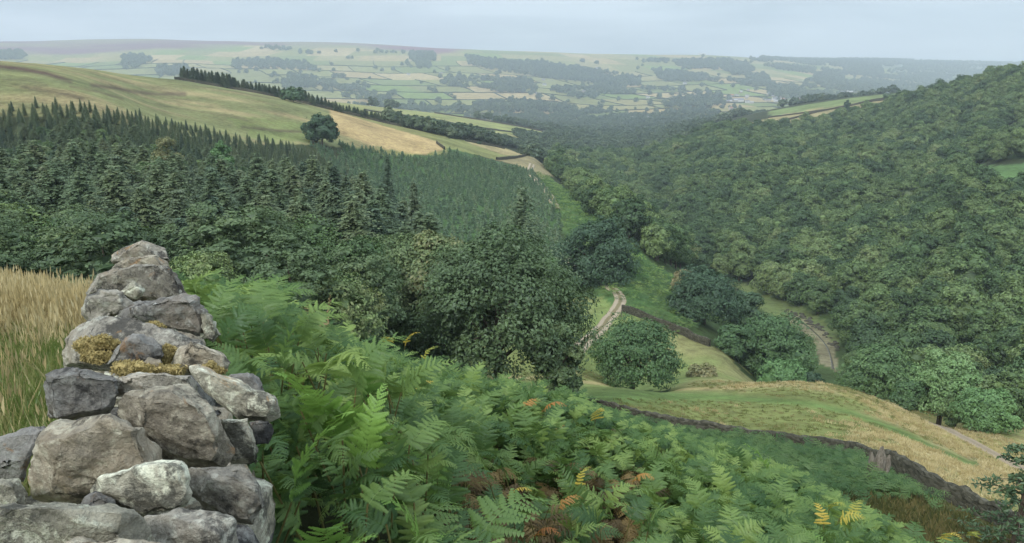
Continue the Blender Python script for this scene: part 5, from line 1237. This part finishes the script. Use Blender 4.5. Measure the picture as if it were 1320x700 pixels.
for k, (pl, D_, mi, df, lab) in enumerate(ST_LIST):
    g_ = np.random.default_rng(900+k)
    base_ = np.array([P(px_, py_, D_) for px_, py_ in pl]); c = base_.mean(0)
    wd = base_[:,0].max() - base_[:,0].min(); ht = base_[:,2].max() - base_[:,2].min(); dp = min(.34, max(.07, df*math.sqrt(wd*ht)))
    away = c / np.linalg.norm(c); pts_ = []
    for s_, o_ in ((.80, -.30), (1.0, -.02), (.97, .30), (.72, .75)):
        j_ = g_.uniform(-.03,.03,(len(base_),3))*dp*2*(o_ != -.02)
        pts_.append(c + (base_-c)*s_ + away*dp*o_ + j_)
    pts_ = np.concatenate(pts_)
    far_ = D_ > 2.5
    put_stone(pts_, 11+k*7, mi, lab, fine=.0085*max(1, D_/1.6), rough=.0075 if D_ < 2.5 else .013, bev=.004)
# courses underneath and beyond, mostly in shadow
gw_ = np.random.default_rng(66)
for course, (dz, wdx) in enumerate(((-.20, .20), (-.40, .23), (-.62, .26), (-.85, .29))):
    y_ = .75
    while y_ < 9.0:
        rs_ = y_ > 1.55 and not (y_ > 3.4 and course == 0)
        topz = float(np.interp(y_, [.9,1.3,1.6,2.1,2.7,3.3,4.2,5.2,7,9], [-.70,-.79,-.84,-.88,-.96,-1.03,-1.26,-1.36,-1.85,-2.6]))
        xl_, xr_ = float(np.interp(y_, YE, XL)), float(np.interp(y_, YE, XR))
        for sd in (-1, 0, 1):
            if sd == 0 and course > 0: continue
            if sd == 1 and y_ > 3.4 and course == 0: continue
            l_ = gw_.uniform(.15,.30); hw = .15 if sd else (xr_-xl_)*.42
            cx = {-1: xl_ + .17 - .03*course, 0: (xl_+xr_)/2, 1: xr_ - .17 + .03*course}[sd]
            c = np.array([cx, y_ + gw_.uniform(-.04,.04), topz + dz + gw_.uniform(-.03,.03)])
            if c[2] < float(ground(c[0], c[1])[0]) - .12: continue
            box = np.array([(a_*gw_.uniform(.8,1), b_*gw_.uniform(.8,1), e_*gw_.uniform(.75,1)) for a_ in (-1,1) for b_ in (-1,1) for e_ in (-1,1)])
            sz = np.array([hw, l_*.58, .085])*gw_.uniform(.85,1.03,3)
            put_stone(c + box*sz, int(gw_.integers(1,4000)), int(gw_.integers(0,4)), fine=.02, rough=.007, bev=.005)
        y_ += .27
# moss
M_moss, nn, b = mat('mustard_moss', .98, .05)
nn.l.new(nn.ramp(nn.math('ADD', nn.math('MULTIPLY', nn.noise(nn.pos(), 30, 8, .75), .7), nn.math('MULTIPLY', nn.noise(nn.pos(), 7, 3), .3)), [(.30,(.19,.16,.08)),(.42,(.38,.31,.13)),(.56,(.52,.43,.20)),(.75,(.62,.55,.32))]), b.inputs['Base Color'])
nn.l.new(nn.add('ShaderNodeBump', {'Strength': 1, 'Distance': .02, 'Height': nn.noise(nn.pos(), 45, 4, .6)}).outputs[0], b.inputs['Normal'])
def moss(pl, D_, label, seed):
    base_ = np.array([P(px_, py_, D_) for px_, py_ in pl]); c = base_.mean(0); away = c/np.linalg.norm(c)
    pts_ = np.concatenate([c + (base_-c)*s_ + away*o_ for s_, o_ in ((.7,-.002),(1,.006),(.9,.05))])
    bm_ = rock_mesh([Vector(p-c) for p in pts_], seed, fine=.009, rough=.012, bev=.008); bm_.materials.append(M_moss)
    g_ = np.random.default_rng(seed); V_ = np.array([v.co[:] for v in bm_.vertices]); Nn_ = np.array([v.normal[:] for v in bm_.vertices])
    o = bpy.data.objects.new('moss', bm_); COL.objects.link(o); o.parent = wallE; o.matrix_parent_inverse = wallE.matrix_world.inverted(); o.location = c; o['label'] = label
    # short fibres all over the cushion
    n = 2600; q = g_.integers(0, len(V_), n); V2, F2 = leaves(g_, V_[q] + Nn_[q]*.003, unit(g_.normal(0,1,(n,3))), .0065, .8, .25)
    f_ = bpy.data.objects.new('moss_fibres', mesh_np('moss_fibres', V2, [F2], [M_moss])); COL.objects.link(f_); f_.parent = o
moss([(98,446),(112,437),(136,436),(158,441),(146,449),(120,452),(104,452)], 2.03, 'upper cushion of yellow moss', 3)
moss([(96,458),(120,452),(140,454),(150,462),(130,468),(104,466)], 2.00, 'lower cushion of yellow moss', 5)
moss([(134,474),(160,468),(200,474),(232,474),(240,481),(200,486),(156,483)], 1.90, 'long strip of yellow moss across the wall', 7)
moss([(206,456),(214,449),(224,452),(222,468),(212,470)], 2.02, 'small yellow moss tuft between two stones', 9)
moss([(255,474),(272,470),(290,478),(280,484),(262,482)], 1.95, 'yellow moss under the pointed stone', 11)
moss([(180,422),(200,417),(214,422),(205,427)], 2.3, 'thin yellow moss under the dark overhanging stone', 13)
HAZE = .000125
# ------------------------------------------------------------------ light, sky, air
w = bpy.data.worlds.new('World'); sc.world = w; w.use_nodes = True
nn = N(w); bgn = nn.n['Background']
SUN_EL, SUN_AZ = R(44), R(215)      # azimuth clockwise from +Y
sky = nn.add('ShaderNodeTexSky', sky_type='NISHITA'); sky.sun_disc = False
sky.sun_elevation = SUN_EL; sky.sun_rotation = SUN_AZ; sky.air_density = 1.2; sky.dust_density = 4.0; sky.ozone_density = 1.5; sky.altitude = 300
tc = nn.add('ShaderNodeTexCoord').outputs['Generated']
mp_ = nn.add('ShaderNodeMapping', {'Vector': tc, 'Scale': (1.5, 1.5, 11.0)}).outputs[0]
cl = nn.ramp(nn.noise(mp_, 2.2, 7, .55, .4), [(.36, 0.0), (.64, 1.0)])
cloud = nn.mix(cl, (2.6, 3.0, 3.45), (4.5, 5.0, 5.5))      # thick grey cloud, cooler where it is thin
el = nn.add('ShaderNodeSeparateXYZ', {0: nn.add('ShaderNodeVectorMath', {0: tc}, operation='NORMALIZE').outputs[0]}).outputs[2]
lift = nn.math('ADD', 1.0, nn.math('MULTIPLY', nn.math('MAXIMUM', el, 0.0), 2.5))     # an overcast sky is brightest overhead
cloud = nn.add('ShaderNodeVectorMath', {0: cloud, 1: nn.add('ShaderNodeCombineXYZ', {0: lift, 1: lift, 2: lift})}, operation='MULTIPLY').outputs[0]
mixed = nn.mix(CLOUD if 'CLOUD' in globals() else .86, sky.outputs[0], cloud)
nn.l.new(mixed, bgn.inputs['Color']); bgn.inputs['Strength'].default_value = .10
s = bpy.data.lights.new('sun', 'SUN'); s.energy = 1.4; s.angle = R(14); s.color = (1, .955, .88)
so = bpy.data.objects.new('sun', s); COL.objects.link(so)
so.rotation_euler = (R(90) - SUN_EL, 0, R(180) - SUN_AZ)
sc.view_settings.view_transform = 'Standard'; sc.view_settings.look = 'None'; sc.view_settings.gamma = 1
sc.view_settings.use_curve_mapping = False; sc.view_settings.exposure = .58
# haze
zlo, zhi = float(GZ.min()) - 3, float(GZ.max()) + 40
hv = [(x,y,z) for z in (zlo, zhi) for y in (-60, 9800) for x in (-22500, 22500)]
hm = bpy.data.materials.new('haze_air'); hm.use_nodes = True
t = hm.node_tree; t.nodes.remove(t.nodes['Principled BSDF'])
pv = t.nodes.new('ShaderNodeVolumePrincipled'); pv.inputs['Color'].default_value = (.78, .89, 1.0, 1)
pv.inputs['Density'].default_value = HAZE; pv.inputs['Anisotropy'].default_value = .0
t.links.new(pv.outputs[0], t.nodes['Material Output'].inputs['Volume'])
hz = link('haze', mesh_np('haze', hv, [[(0,2,3,1),(4,5,7,6),(0,1,5,4),(2,6,7,3),(0,4,6,2),(1,3,7,5)]], [hm]))
tag(hz, 'thin blue summer haze filling the dale', kind='stuff')
cy = sc.cycles
cy.use_denoising = True; cy.denoiser = 'OPENIMAGEDENOISE'; cy.denoising_input_passes = 'RGB_ALBEDO_NORMAL'; cy.denoising_prefilter = 'ACCURATE'
cy.max_bounces = 5; cy.diffuse_bounces = 3; cy.glossy_bounces = 1; cy.transmission_bounces = 2; cy.volume_bounces = 1; cy.transparent_max_bounces = 4
cy.caustics_reflective = False; cy.caustics_refractive = False
cy.use_adaptive_sampling = True; cy.adaptive_threshold = .015
cy.sample_clamp_indirect = 5
